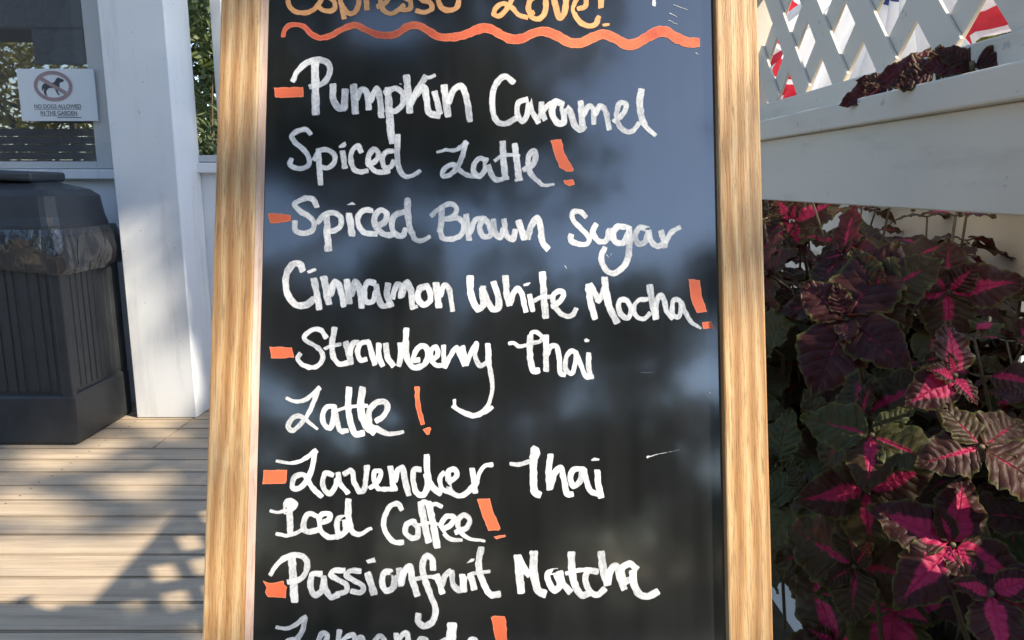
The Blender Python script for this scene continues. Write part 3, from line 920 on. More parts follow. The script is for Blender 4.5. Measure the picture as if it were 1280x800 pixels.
white('Sugar', S(*A, '''
36: 698,152 665,122 620,126 622,172 672,228 720,282 710,318 650,320 606,294 610,268
38: 762,202 742,250 778,302 820,302 842,240
40: 848,232 850,290
42: 960,222 900,214 870,250 880,306 930,314 958,262
42-42-40-36: 966,222 968,330 955,420 910,482 860,500 812,462 796,395 816,345
38: 1082,230 1030,222 1005,270 1022,318 1060,312 1085,250
38: 1088,245 1100,300 1140,335 1170,325
38: 1165,245 1186,338
34: 1190,310 1222,252 1276,218
'''))
# line 4
A = (340, 310, 4.923)
white('Cinnamon', S(*A, '''
44: 188,135 175,104 140,95 100,140 85,210 100,290 150,350 210,350 255,318
20: 226,150 266,134
44: 260,195 275,270 292,372
46: 320,185 350,338
42: 362,285 385,210 408,222 430,290 442,352
42: 460,202 476,334
42: 488,285 515,208 535,240 552,362
38: 630,216 590,212 568,262 582,330 620,328 640,270
38: 642,232 655,300 680,356 724,348
40: 715,225 708,290 732,355
36: 742,305 770,225 792,230 792,300
42: 798,290 830,212 852,250 866,368
24: 866,368 892,360
40: 952,234 910,250 900,312 932,350 970,328 972,270 950,235
44: 1010,222 1026,358
34: 1036,290 1065,225 1088,250 1110,382
'''))
A = (570, 320, 7.111)
white('White', S(*A, '''
66: 126,190 130,320 165,430 200,475
60: 200,475 242,440 235,350 240,280
60: 235,290 280,400 325,475
62: 335,240 375,370 372,465 325,475
62: 440,188 450,330 472,430
54: 480,425 508,335 550,288 582,330 620,492
P: 598,250 625,236 668,240 640,266 602,270
50: 655,350 682,482
66: 768,155 780,350 798,540
40: 698,398 760,365 842,362
52-50-46: 858,448 925,402 955,332 918,312 870,345 870,430 930,512 990,536 1040,520 1066,472
'''))
A = (710, 330, 6.4)
white('Mocha', S(*A, '''
58: 162,170 178,290 215,430
50: 178,165 215,235 248,298
50: 240,300 275,240 300,150
62: 292,118 305,230 332,345 388,462
46: 472,290 420,288 404,350 430,412 480,430 505,370 478,298
40: 632,285 570,288 532,325 526,380 560,428 610,440 652,395
58: 655,178 672,300 702,432
46: 700,420 715,285 742,250 770,300 790,380 835,432
42: 892,292 850,285 834,345 842,412 880,425 902,370 900,308
44-44-38-20: 908,310 940,390 990,470 1064,516
'''))
bang(*A, '''P: 963,120 1055,130 1070,250 1112,385 1032,390 985,290
P: 1070,466 1140,460 1176,516 1080,518''')
# line 5
A = (330, 400, 6.4); bullet(*A, '45,216 225,218 240,300 60,308')
white('Strawberry', S(*A, '''
44-40-42: 495,138 460,85 400,75 322,136 350,172 430,222 472,282 452,350 380,380 300,350 270,302 290,272
52-50-46: 566,70 545,200 560,300 600,350 660,345
28: 488,228 540,205 612,196
54: 655,185 680,270 695,345
46: 690,270 715,185 750,180
44: 838,175 775,190 750,250 775,322 815,315
46: 838,180 858,250 888,352
50: 918,198 922,300 950,360
50: 975,198 990,300 1032,362
50: 1092,195 1095,290 1080,360
52-46: 1140,78 1135,200 1155,330 1200,378 1270,362 1310,300 1300,225 1265,205 1215,250 1200,320 1240,320
42: 1330,330 1390,280 1375,215 1340,235 1340,310 1375,362 1430,362
44: 1438,208 1440,300 1450,375
42: 1450,372 1490,290 1540,222 1575,300 1600,360
42: 1590,215 1608,290 1620,355
42: 1620,350 1660,255 1700,190 1690,290 1730,365 1775,345
50: 1792,200 1798,350
50-36-40-42: 1798,350 1825,490 1820,600 1770,715 1680,760 1560,720 1515,690
30-36-34: 1522,640 1530,690 1590,745 1670,770 1760,745 1825,700
'''))
A = (620, 400, 6.4)
white('Thai', S(*A, '''
30-36-34: 105,190 140,185 180,208 240,200
54: 272,130 270,250 285,370 300,408 338,405
36: 275,130 292,98 332,102 372,142 350,172 300,182
50: 400,132 400,280 400,402
44: 412,270 440,212 480,205 502,280 520,430 545,438
42: 640,262 600,245 562,300 560,400 600,430 632,360 640,270
42: 645,270 672,340 720,452 768,456
44: 742,270 740,360 752,462
P: 702,160 722,145 752,162 740,178 712,182
'''))
# line 6
A = (340, 470, 5.818)
white('Latte', S(*A, '''
28-34-40: 110,160 150,180 220,182 275,150 345,88
40-34-40-24: 335,100 300,200 255,290 200,360 150,396 118,370 140,318 190,290 240,310 282,350 332,386
40: 452,222 400,225 370,280 380,350 422,378 446,320 452,230
40: 458,222 470,310 500,400 546,396
50: 562,90 555,220 570,330 610,420 662,416
56: 660,92 645,200 660,310 700,380 740,408
28: 468,250 560,225 692,216
44-46-50-28: 760,325 812,290 842,220 818,186 760,195 712,245 705,320 760,382 850,420 920,415 952,404
'''))
bang(*A, '''38: 1056,88 1058,180 1075,270 1096,345
P: 1095,390 1150,370 1160,385 1142,425 1124,426''')
# line 7
A = (320, 550, 5.714); bullet(*A, '55,216 225,212 215,312 48,314')
white('Lavender', S(*A, '''
26-30-40: 148,150 190,158 260,164 330,145 430,75
44-40: 420,80 410,160 385,250 335,325 290,350 262,338 275,270 340,248 380,300 420,360 466,402
42: 548,250 500,235 478,285 492,360 530,380 572,320 582,240
42: 588,240 602,310 655,376
42: 630,242 682,218 702,300 738,368
44: 738,368 768,362 785,280 794,190
38: 815,340 870,300 892,230 852,220 846,282 872,342 930,352 1000,345
50: 960,195 985,345
46: 995,290 1015,215 1045,195 1062,280 1090,388
46: 1172,212 1134,212 1124,290 1152,380 1195,392 1225,330 1215,250
50: 1220,112 1225,240 1255,330 1315,378
38: 1345,232 1314,272 1332,350 1385,372
42: 1380,305 1435,250 1425,212 1380,216 1374,290 1395,368 1455,398 1515,370 1548,328
48: 1546,210 1565,370
36: 1570,330 1605,222 1635,185 1684,176
'''))
A = (620, 545, 5.333)
white('Thai', S(*A, '''
52: 252,88 250,250 260,375 290,392
50: 250,85 268,95 266,130 245,150
32: 98,185 150,190 220,168
46: 362,130 350,250 356,350
44: 365,340 395,240 430,212 452,290 478,388 506,386
42: 580,222 520,222 496,280 520,335 560,300 575,232
40: 588,225 602,300 632,368 672,384
46: 674,235 682,320 700,404
P: 632,160 655,142 690,152 685,165 640,168
'''))
for a, b in (((846, 8), (861, 13)), ((837, 17), (846, 21)), ((836, 26), (848, 31)), ((842, 6), (850, 9)), ((870, 66), (874, 69)), ((706, 332), (709, 337)), ((758, 318), (761, 322)), ((764, 317), (763, 320)),
             ((887, 491), (889, 492)), ((905, 540), (906, 542)), ((500, 105), (503, 106))):
    paint('chalk_fleck', [('S', [1.1, 0.6], [a, b])], 'white_ink')
paint('chalk_streak', S(*A, '''18-6-4: 1010,140 1018,132 1030,135
5-4-3: 1015,138 1120,112 1225,92'''), 'white_ink')
# line 8
A = (320, 550, 5.714)
white('Iced', S(*A, '''
28: 108,505 160,518 215,502
44: 218,520 216,455 248,432 280,458 260,490 235,500
50: 240,470 246,660
30: 148,670 220,682 280,666 332,640
44: 430,542 380,525 345,572 346,640 382,655 445,640
42: 448,592 520,570 530,532 480,526 452,562 460,640 512,690 582,692
46: 640,555 590,562 580,622 600,680 642,650 640,580
54-50-26: 660,430 662,560 690,655 740,672 822,630
'''))
A = (480, 550, 5.714)
white('Coffee', S(*A, '''
42: 125,492 100,455 50,468 8,540 -2,600 18,670 70,725 132,730
44: 215,580 165,600 155,660 200,700 238,690 240,620 215,590
54: 262,450 290,600 320,722
40: 262,460 285,438 312,455
54: 318,450 352,600 380,758
34: 330,465 368,455 412,476
26: 245,606 320,590 402,602
42-42-28: 420,642 480,602 502,555 452,545 410,602 432,670 480,708 556,715
42-42-22: 515,660 590,622 610,562 570,535 530,572 540,640 602,700 716,720
'''))
bang(*A, '''P: 665,422 755,415 775,500 832,630 820,646 745,648 700,540
P: 780,690 865,675 868,690 800,708''')
# line 9
A = (320, 680, 4.923); bullet(*A, '42,225 90,240 170,225 172,248 190,265 185,332 75,326 58,298 66,265')
white('Passionfruit', S(*A, '''
28-36-40-36: 90,186 130,125 190,80 260,66 310,96 312,160 270,215 200,232
52: 222,92 230,220 238,346
40: 402,182 350,185 336,250 360,312 402,290 418,222
40: 418,205 432,280 462,326 502,315
36: 540,162 480,165 462,188 500,216 555,250 555,290 500,306
36: 640,166 580,165 556,192 600,222 660,260 650,296 590,290
46: 690,185 726,302
P: 675,100 728,80 738,112 690,122
40: 832,170 790,176 776,230 800,286 842,270 852,200
42: 882,155 892,250
44: 895,240 910,175 945,140 962,220 992,312
40: 1090,152 1085,92 1055,72 1030,102 1030,180 1070,300 1105,400 1090,470 1040,505 1000,480 1000,434
26: 985,216 1040,202 1132,206
42: 1115,195 1146,296
36: 1145,255 1166,192 1196,166
38: 1205,170 1215,250 1258,285 1285,205
42: 1270,195 1282,285
42: 1320,186 1342,272
P: 1293,122 1322,90 1346,90 1340,106
42: 1384,28 1370,140 1404,250 1446,312 1496,308
24: 1340,180 1434,168
'''))
A = (550, 680, 4.267)
white('Matcha', S(*A, '''
46: 415,68 432,252
42: 420,75 455,140 475,160
46: 500,48 500,150 525,250 556,264
38: 622,146 575,156 580,200 610,246 640,220 622,160
38: 640,152 652,205 692,252
44-40: 700,52 705,150 725,230 760,272 792,262
26: 674,156 740,140 802,135
36: 836,146 790,145 775,190 800,252 840,270 876,242
44: 860,48 870,130 892,212
38: 895,200 915,130 940,118 960,182 982,236
38: 1046,130 1010,105 970,132 985,200 1010,190
44-42: 1028,150 1036,220 1070,272 1110,278 1156,254
'''))
A = (330, 740, 6.4)
white('Lemonade', S(*A, '''
34-36-44: 105,280 170,290 250,262 335,195
48-44: 330,205 310,300 270,372 230,440 180,470 165,440 200,385 260,385 320,440 380,480
46: 420,440 490,400 505,340 470,330 440,385 450,450 500,480 545,470
50: 602,312 595,400 600,470
44: 610,420 660,360 720,345 715,470
44: 725,420 770,358 800,390 810,470
48: 965,385 930,352 890,390 890,450 930,475 970,440 960,385
48: 1060,335 1060,470
46: 1065,420 1100,350 1140,325 1155,390 1170,470
46: 1300,385 1260,372 1230,410 1240,470 1280,460 1300,400 1330,480
54: 1480,385 1440,390 1400,430 1420,480 1480,470
88-80: 1505,265 1498,370 1510,480
44: 1640,440 1690,420 1690,380 1650,385 1640,440 1680,480 1720,470
'''))
bang(480, 740, 6.4, '''P: 855,198 880,188 970,196 980,260 985,430 905,435 880,320
P: 900,470 985,465 990,500 905,505''')
paint('lettering', S(800, 0, 8, '56-30: 132,-120 140,20 138,55'), 'white_ink', 'white paint stroke end at the top right of the board')

# ------------------------------------------------------------------ lattice railing on the right
FX = 0.65
rail = empty('lattice_railing', (FX, 0, 0), R(1.3))
tag(rail, 'weathered white lattice railing with a deep ledge board above the coleus', 'railing')
Y0, Y1 = 0.80, 2.14
fb = MB(); fb.box((0, Y0, 1.080), (0.026, Y1, 1.2195), 0.002); fb.build('fascia_board', M['grey_paint'], rail)
lb = MB(); lb.box((-0.016, Y0 - 0.01, 1.220), (0.085, Y1, 1.266), 0.004, seg=2); lb.build('ledge', M['grey_paint'], rail)
lr = MB(); lr.box((0.052, Y0, 1.2665), (0.088, Y1 - 0.05, 1.322), 0.003); lr.box((0.052, Y0, 1.70), (0.088, Y1 - 0.05, 1.75), 0.003)
lr.build('lattice_rail', M['grey_paint'], rail)
lt = MB()
def slat(y, sgn, x):
    zlo, zhi = 1.318, 1.702
    h = zhi - zlo; L = h / math.sin(R(46)); dx = h / math.tan(R(46)) * sgn
    ya, yb = y, y + dx
    # clip to the panel
    tmin, tmax = 0.0, 1.0
    for lim, side in ((Y0, 1), (Y1 - 0.05, -1)):
        fa, fb_ = (ya - lim) * side, (yb - lim) * side
        if fa < 0 and fb_ < 0: return
        if fa < 0: tmin = max(tmin, fa / (fa - fb_))
        if fb_ < 0: tmax = min(tmax, fa / (fa - fb_))
    if tmax - tmin < 0.04: return
    c = Vector((x, ya + dx * (tmin + tmax) / 2, zlo + h * (tmin + tmax) / 2))
    Mx = Matrix.Translation(c) @ Matrix.Rotation(-math.atan2(dx, h), 4, 'X')
    lt.box((-0.0035, -0.028, -L * (tmax - tmin) / 2), (0.0035, 0.028, L * (tmax - tmin) / 2), 0.001, M=Mx)
y = Y0 - 0.7
while y < Y1 + 0.7:
    slat(y, 1, 0.0655); slat(y + 0.05, -1, 0.0735); y += 0.185
lt.build('lattice', M['grey_paint'], rail)
for yy in (Y1 - 0.045, Y0 - 0.08):
    ps = MB(); ps.box((0.028, yy, -0.15), (0.098, yy + 0.07, 1.2198), 0.004); ps.box((0.028, yy, 1.2662), (0.098, yy + 0.07, 1.80), 0.004); ps.build('post', M['grey_paint'], rail)

# picket fence behind the plants
FB = 1.12
pf = empty('picket_fence', (FB, 0, -0.10), R(1.3))
tag(pf, 'low grey white picket fence standing behind the coleus plants', 'fence')
tr = MB(); tr.box((-0.012, 0.2, 0.985), (0.012, 3.5, 1.17), 0.003); tr.build('top_board', M['grey_paint'], pf)
cp = MB(); cp.box((-0.035, 0.2, 1.1705), (0.055, 3.5, 1.195), 0.003); cp.build('cap_rail', M['grey_paint'], pf)
brl = MB(); brl.box((0.034, 0.2, 0.12), (0.07, 3.5, 0.2), 0.003); brl.build('rail', M['grey_paint'], pf)
y = 0.2
while y < 3.45:
    p = MB(); p.box((0.0125, 0, 0.0), (0.0330, 0.088, 1.168), 0.003); o = p.build('picket', M['grey_paint'], pf); o.location = (0, y, 0)
    y += 0.088 + random.choice((0.006, 0.010, 0.016, 0.030))

# planter box
pb = empty('planter_box', (FX + 0.29, 1.5, 0.0), R(1.3))
tag(pb, 'white wooden planter box full of coleus under the lattice railing', 'planter')
bx = MB()
bx.box((-0.22, -0.75, 0.0), (-0.198, 0.95, 0.25), 0.002); bx.box((0.16, -0.75, 0.0), (0.182, 0.95, 0.25), 0.002)
bx.box((-0.1975, -0.75, 0.0), (0.1595, -0.728, 0.25), 0.002); bx.box((-0.1975, 0.928, 0.0), (0.1595, 0.95, 0.25), 0.002)
bx.build('box', M['white'], pb)
sb = MB(); sb.box((-0.1975, -0.7275, 0.02), (0.1595, 0.9275, 0.215)); sb.build('soil', M['soil'], pb)

# ------------------------------------------------------------------ coleus plants
class Leaves:
    def __init__(self): self.v, self.f, self.uv, self.tint = [], [], [], []
    def leaf(self, base, d, n, L, W, droop, tint, cup=0.18, fold=0.0):
        """base point, direction, face normal"""
        d = d.normalized(); s = d.cross(n).normalized(); n = s.cross(d).normalized()
        NU, NV = 36, 6
        start = len(self.v); ph = random.uniform(0, 6)
        for i in range(NU + 1):
            u = i / NU
            half = W * 0.5 * (math.sin(math.pi * min(1, u ** 0.72)) ** 0.85) * (1.0 - 0.18 * u) + 0.0006
            scal = 0.95 + 0.11 * abs(math.sin(u * math.pi * 7.5)) ** 0.7 if 0.05 < u < 0.98 else 0.96
            bend = -droop * L * u * u
            along = L * (u - 0.12 * droop * u * u)
            for j in range(NV + 1):
                t = j / NV * 2 - 1
                sc = 1 + (scal - 1) * abs(t) ** 4
                e = t * half * sc
                q = abs(t) * half
                ripple = 0.005 * L / 0.1 * math.sin(u * 18 + ph + t * 2) * abs(t) ** 2 + 0.0042 * (L / .1) * abs(math.sin((u - abs(t) * .2) * math.pi * 8)) * (abs(t) > 0.05)
                z = cup * q - 0.9 * cup * q * abs(t) + bend + ripple + fold * q
                self.v.append(base + d * along + s * e + n * z)
                self.uv.append((u, (t + 1) / 2)); self.tint.append(tint)
        for i in range(NU):
            for j in range(NV):
                a = start + i * (NV + 1) + j
                self.f.append((a, a + 1, a + NV + 2, a + NV + 1))
    def build(self, parent):
        me = bpy.data.meshes.new('foliage'); me.from_pydata([tuple(p) for p in self.v], [], self.f)
        ul_ = me.uv_layers.new(name='leaf')
        li = np.empty(len(me.loops), dtype=np.int32); me.loops.foreach_get('vertex_index', li)
        ul_.data.foreach_set('uv', np.array(self.uv, dtype=np.float32)[li].ravel())
        at = me.attributes.new('tint', 'FLOAT_COLOR', 'POINT')
        at.data.foreach_set('color', np.array([(*t, 0, 1) for t in self.tint], dtype=np.float32).ravel())
        for p in me.polygons: p.use_smooth = True
        return link('foliage', me, M['coleus'], parent)

def rnd(a, b): return random.uniform(a, b)
TINT = lambda: (max(0, random.gauss(0.22, 0.34)), min(1, max(0, random.gauss(0.5, 0.36))))
def shoot(lv, st, root, tip, nodes, size, out):
    """a stem with opposite leaf pairs, biggest in the middle, and a rosette at the tip"""
    mid = root.lerp(tip, 0.55) + Vector((rnd(-.03, .03), rnd(-.03, .03), 0.02))
    pts = [root.lerp(mid, k / 5) if k <= 5 else mid.lerp(tip, (k - 5) / 5) for k in range(11)]
    st.tube(pts, [0.006 - 0.0004 * k for k in range(11)], 6)
    a = rnd(0, math.pi)
    for k in range(nodes):
        u = 0.28 + 0.72 * (k + 1) / nodes
        i = min(9, int(u * 10)); p = pts[i].lerp(pts[i + 1], u * 10 - i) if i < 10 else pts[10]
        ax = (pts[min(10, i + 1)] - pts[i]).normalized()
        sz = size * (1.0 - 0.55 * max(0, (u - 0.6) / 0.4)) * rnd(0.8, 1.15)
        for s in (0, math.pi):
            ang = a + s + rnd(-.25, .25)
            side = Vector((math.cos(ang), math.sin(ang), 0))
            d = (side + ax * rnd(0.05, 0.45) + out * 0.35).normalized()
            n = (ax * 0.9 + Vector((0, 0, 0.35)) - side * 0.15 + Vector((-0.25, -0.3, 0)) + Vector((rnd(-.3, .3), rnd(-.3, .3), rnd(-.2, .2))))
            pet = p + d * sz * 0.22
            st.tube([p, pet], 0.0022, 5)
            lv.leaf(pet, d, n, sz, sz * rnd(0.62, 0.78), rnd(0.15, 0.75), TINT(), rnd(0.1, 0.35))
        a += math.pi / 2 + rnd(-.2, .2)
def rosette(lv, st, c, n, specs):
    """four or more leaves laid out round a shoot tip that faces along n; spec = (clock angle, length, width, lift, tint)"""
    n = n.normalized(); x = Vector((0, 0, 1)).cross(n).normalized(); y = n.cross(x)
    for ang, L, W, lift, tint in specs:
        d = (x * math.cos(R(ang)) + y * math.sin(R(ang)) + n * lift)
        lv.leaf(c + d.normalized() * 0.006, d, n - (d - n * lift) * lift, L, W * 1.05, 0.16, tint, 0.2)
    st.tube([c + n * 0.004, c - n * 0.05 + Vector((0.02, 0.02, -0.03)), c + Vector((0.09, 0.05, -0.22))], 0.004, 6)

def plant(label, x, y, shoots, height, size, spread, extra=None, seed=1):
    random.seed(seed)
    o = empty('coleus_plant', (x, y, 0.20)); tag(o, label, 'plant', 'coleus plants in the planter box')
    lv, st_ = Leaves(), MB()
    for k in range(shoots):
        root = Vector((rnd(-.05, .05), rnd(-.06, .06), 0))
        a = rnd(0, 2 * math.pi); r = spread * math.sqrt(rnd(0.05, 1))
        tip = Vector((r * math.cos(a) * 0.95 - 0.05, r * math.sin(a), 0.08 + height * rnd(0.5, 1.0) * (1 - 0.12 * (r / spread))))
        shoot(lv, st_, root, tip, 6, size * rnd(0.85, 1.15), Vector((math.cos(a), math.sin(a), 0)))
    if extra: extra(lv, st_, Vector((x, y, 0.20)))
    lv.build(o); st_.build('stem', M['stem'], o, smooth=True)
    return o
def P3(px, py, depth):
    return EYE + ray(px, py) * depth          # point at that depth along the view axis
CAMN = lambda p: (EYE - p).normalized()
def hero_near(lv, st, o):
    dk, pk = (0.95, 0.05), (1.15, 0.0)
    c = P3(1190, 682, 0.98) - o
    rosette(lv, st, c, CAMN(c + o) + Vector((.30, -.1, .45)), [(72, .105, .066, .05, pk), (155, .105, .075, .1, dk), (228, .115, .075, .05, dk), (-28, .10, .07, .1, dk), (-70, .06, .045, .2, dk), (110, .05, .03, .5, (.6, .1))])
    c = P3(1192, 470, 1.03) - o
    rosette(lv, st, c, CAMN(c + o) + Vector((.65, -.2, .55)), [(205, .088, .062, .05, (1.35, 0)), (75, .085, .058, .10, (1.0, 0)), (175, .05, .03, .5, (1.2, 0)), (-80, .045, .03, .4, (1.1, 0)), (110, .03, .02, .8, (1.2, .1))])
    c = P3(1226, 560, 0.97) - o
    rosette(lv, st, c, CAMN(c + o) + Vector((.45, -.2, .8)), [(195, .085, .065, .0, (.35, .1)), (35, .09, .075, -.05, (.1, .2)), (-40, .105, .085, .05, (.1, .1)), (120, .07, .05, .2, (.2, .4))])
    c = P3(1238, 742, 0.92) - o
    rosette(lv, st, c, CAMN(c + o) + Vector((.4, -.1, .5)), [(-95, .09, .07, .1, (.8, .0)), (175, .05, .03, .5, (1.2, 0)), (20, .06, .04, .4, (1.1, 0)), (-20, .09, .07, .0, (.3, .5))])
def hero_mid(lv, st, o):
    c = P3(1082, 612, 1.12) - o
    rosette(lv, st, c, CAMN(c + o), [(200, .10, .075, .1, (.8, .2)), (30, .10, .075, .1, (.7, .3)), (100, .08, .06, .3, (.6, .2)), (-80, .10, .08, .0, (.5, .6))])
    c = P3(1090, 545, 1.10) - o
    rosette(lv, st, c, CAMN(c + o) + Vector((0, 0, .8)), [(50, .075, .035, .1, (0, 1)), (170, .10, .085, .1, (.2, 1)), (-20, .10, .08, .1, (.3, .9)), (-90, .09, .07, .1, (.6, .4))])
def hero_far(lv, st, o):
    for px, py, dpt in ((1110, 375, 1.42), (1185, 365, 1.25), (1040, 380, 1.55)):
        c = P3(px, py, dpt) - o
        rosette(lv, st, c, CAMN(c + o) + Vector((0, 0, .4)), [(185, .10, .075, .1, (.9, .05)), (15, .11, .08, .1, (.8, .05)), (95, .09, .07, .3, (.4, .2)), (-85, .10, .08, .0, (.5, .4)), (50, .06, .05, .5, (.6, .1)), (140, .06, .05, .5, (.5, .2))])
PLANTS = [
    ('coleus plant with the brightest pink sunlit leaves at the near end', 0.94, 1.08, 9, 0.76, hero_near, 11),
    ('coleus with greenish maroon leaves behind the sunlit pink one', 0.92, 1.34, 10, 0.88, hero_mid, 12),
    ('dark coleus reaching up to the ledge in the middle of the row', 0.92, 1.60, 12, 0.96, hero_far, 13),
    ('dark leafy coleus close beside the chalkboard frame', 0.84, 1.88, 14, 0.98, None, 14),
    ('shadowed coleus at the far end of the planter', 0.86, 2.20, 14, 0.98, None, 15)]
# the viewer's side of the bed: shoot tips turned outward, each with big opposite leaf pairs
rg_ = random.Random(77)
FACE = {k: [] for k in range(5)}
yy = 0.80
while yy < 2.32:
    zz = 0.26
    while zz < 1.09:
        if not (zz > 0.9 and yy < 1.18):
            y_, z_ = yy + rg_.uniform(-.06, .06), zz + rg_.uniform(-.06, .06)
            x_ = 0.70 - 0.13 * math.sin(math.pi * min(1, max(0, (z_ - 0.15) / 0.95))) - max(0, y_ - 1.35) * 0.10 + rg_.uniform(-.06, .06)
            if z_ > 0.93: x_ = max(x_, 0.66)
            k = min(range(5), key=lambda q: abs(PLANTS[q][2] - y_))
            FACE[k].append((x_, y_, min(z_, 1.06 if x_ > 0.66 else 0.98)))
        zz += 0.145
    yy += 0.145
KEEP = []
for px, py, d, r in ((1190, 682, 0.98, .10), (1192, 470, 1.03, .085), (1226, 560, 0.97, .09), (1238, 742, 0.92, .09), (1082, 612, 1.12, .08), (1090, 545, 1.10, .08)):
    p = P3(px, py, d); KEEP.append((p.y, p.z, r)); KEEP.append((p.y - .13, p.z + .03, r))
def face_shoots(k, lv, st, o):
    for x_, y_, z_ in FACE[k]:
        c = Vector((x_, y_, z_)) - o
        n = Vector((-0.70, -0.48, 0.45)) + Vector((rg_.uniform(-.4, .4), rg_.uniform(-.4, .4), rg_.uniform(-.3, .45)))
        high = z_ > 0.78
        pk = max(0, rg_.gauss(0.22, 0.36)); gr = min(1, max(0, rg_.gauss(0.25 if high else 0.55, 0.3)))
        if x_ < 0.62 and y_ > 1.3 and not high: pk *= 0.25; gr = min(1, gr + .45)
        if any(abs(z_ - hz) < hr and abs(y_ - hy) < hr for hy, hz, hr in KEEP): continue
        a0 = rg_.uniform(0, 180); L = rg_.uniform(0.12, 0.17); sp = []
        for da in (0, 180): sp.append((a0 + da + rg_.uniform(-16, 16), L * rg_.uniform(.8, 1.12), L * rg_.uniform(.66, .8), rg_.uniform(-.25, .15), (pk, gr)))
        for da in (90, 270): sp.append((a0 + da + rg_.uniform(-16, 16), L * rg_.uniform(.55, .85), L * rg_.uniform(.42, .58), rg_.uniform(.0, .4), (pk * 1.1, gr)))
        for da in (45, 225): sp.append((a0 + da + rg_.uniform(-16, 16), L * .38, L * .24, .6, (pk * 1.3, gr * .6)))
        rosette(lv, st, c, n, sp)
for k, (lab, x, y, sh, h, hero, sd) in enumerate(PLANTS):
    def extra(lv, st, o, k=k, hero=hero):
        face_shoots(k, lv, st, o)
        if hero: hero(lv, st, o)
    plant(lab, x, y, sh, h, 0.14, 0.28, extra, sd)
# a coleus standing behind the lattice, its top leaves lying over the ledge
random.seed(5)
o = empty('coleus_plant', (0.76, 1.25, 1.267)); tag(o, 'dark maroon coleus tip poking through the lattice onto the ledge', 'plant')
lv, st_ = Leaves(), MB(); oc = Vector((0.76, 1.25, 1.267))
for px, py, dp, specs in ((1112, 104, 1.27, [(200, .08, .046, -.1, (.1, .0)), (48, .085, .034, .0, (.1, .0)), (170, .05, .028, .1, (.1, .1)), (215, .05, .03, .1, (.2, 0)), (-5, .05, .03, .0, (.1, 0))]),
                          (1172, 88, 1.11, [(183, .085, .055, .0, (.1, 0)), (22, .06, .036, .1, (.0, .1)), (8, .105, .048, .0, (.1, 0)), (200, .06, .04, .1, (.1, .1)), (90, .035, .03, .2, (0, .2))]),
                          (1215, 80, 1.05, [(175, .06, .04, .0, (.1, 0)), (12, .085, .042, .0, (.0, .1)), (-6, .05, .03, .1, (.1, 0)), (150, .05, .03, .1, (.1, .1))])):
    c = P3(px, py, dp) - oc
    rosette(lv, st_, c, CAMN(c + oc) + Vector((0, 0, .5)), specs)
    st_.tube([c, c + Vector((.05, .02, -.01)), c + Vector((.13, .03, -.05))], 0.003, 6)
lv.build(o); st_.build('stem', M['stem'], o, smooth=True)

# ------------------------------------------------------------------ bunting fans hung behind the lattice
def fan(cx, cy, cz, rad, label, seed, rz):
    random.seed(seed)
    o = empty('bunting_fan', (cx, cy, cz), rz); tag(o, label, 'bunting', 'red white and blue bunting fans')
    for nm, r0, r1, mt in (('blue_band', 0.02, 0.32, 'flag_blue'), ('white_band', 0.32, 0.84, 'flag_white'), ('red_band', 0.84, 0.96, 'flag_red'), ('hem', 0.96, 1.0, 'flag_white')):
        bm = bmesh.new(); n = 120; rows = []
        for i in range(5):
            r = rad * (r0 + (r1 - r0) * i / 4); row = []
            for k in range(n + 1):
                a = math.pi * (1 + k / n)
                fold = 0.055 * (r / rad) * math.sin(k / n * math.pi * 26 + 0.6 * math.sin(seed + k * .1))
                row.append(bm.verts.new((fold + 0.02 * math.sin(r * 9), r * math.cos(a), r * math.sin(a) * (1 + 0.03 * math.sin(k * .9)))))
            rows.append(row)
        for a, b in zip(rows, rows[1:]):
            for k in range(n): bm.faces.new((a[k], a[k + 1], b[k + 1], b[k]))
        me = bpy.data.meshes.new(nm); bm.to_mesh(me); bm.free()
        for p in me.polygons: p.use_smooth = True
        link(nm, me, M[mt], o)
    return o
fan(1.02, 2.17, 1.80, 0.62, 'pleated bunting fan nearest the open corner', 1, R(6))
fan(1.02, 3.45, 1.80, 0.62, 'pleated bunting fan farther along the lattice', 2, R(2))
cd = MB(); cd.tube([(1.02, 0.5, 1.82), (1.02, 1.9, 1.80), (1.03, 2.8, 1.80), (1.05, 3.78, 1.83)], 0.004, 6)
tag(cd.build('bunting_line', M['cord']), 'pale cord from which the bunting fans hang', 'cord')

# ------------------------------------------------------------------ trees: leaf cards in clumps with gaps
def leaf_mesh(name, pts, size, rs):
    n = len(pts); pts = np.asarray(pts)
    a = rs.normal(size=(n, 3)); a /= np.linalg.norm(a, axis=1)[:, None]
    b = rs.normal(size=(n, 3)); b -= a * (a * b).sum(1)[:, None]; b /= np.linalg.norm(b, axis=1)[:, None]
    L = size * rs.uniform(0.7, 1.3, n)[:, None]; W = L * 0.34
    nn = np.cross(a, b)
    v = np.stack([pts - a * L, pts + b * W + nn * L * .1, pts + a * L, pts - b * W + nn * L * .1], 1).reshape(-1, 3)
    me = bpy.data.meshes.new(name)
    me.from_pydata(v.tolist(), [], np.arange(4 * n).reshape(-1, 4).tolist())
    return me
def crown_pts(n, rad, rs, clumps=26):
    cs = rs.normal(size=(clumps, 3)); cs /= np.linalg.norm(cs, axis=1)[:, None]
    cs *= (rs.uniform(0.35, 0.95, clumps) ** 0.6)[:, None]
    cr = rs.uniform(0.16, 0.38, clumps)
    k = rs.randint(0, clumps, n)
    d = rs.normal(size=(n, 3)); d /= np.linalg.norm(d, axis=1)[:, None]
    return (cs[k] + d * (cr[k] * rs.uniform(0.3, 1, n) ** 0.5)[:, None]) * np.array(rad)
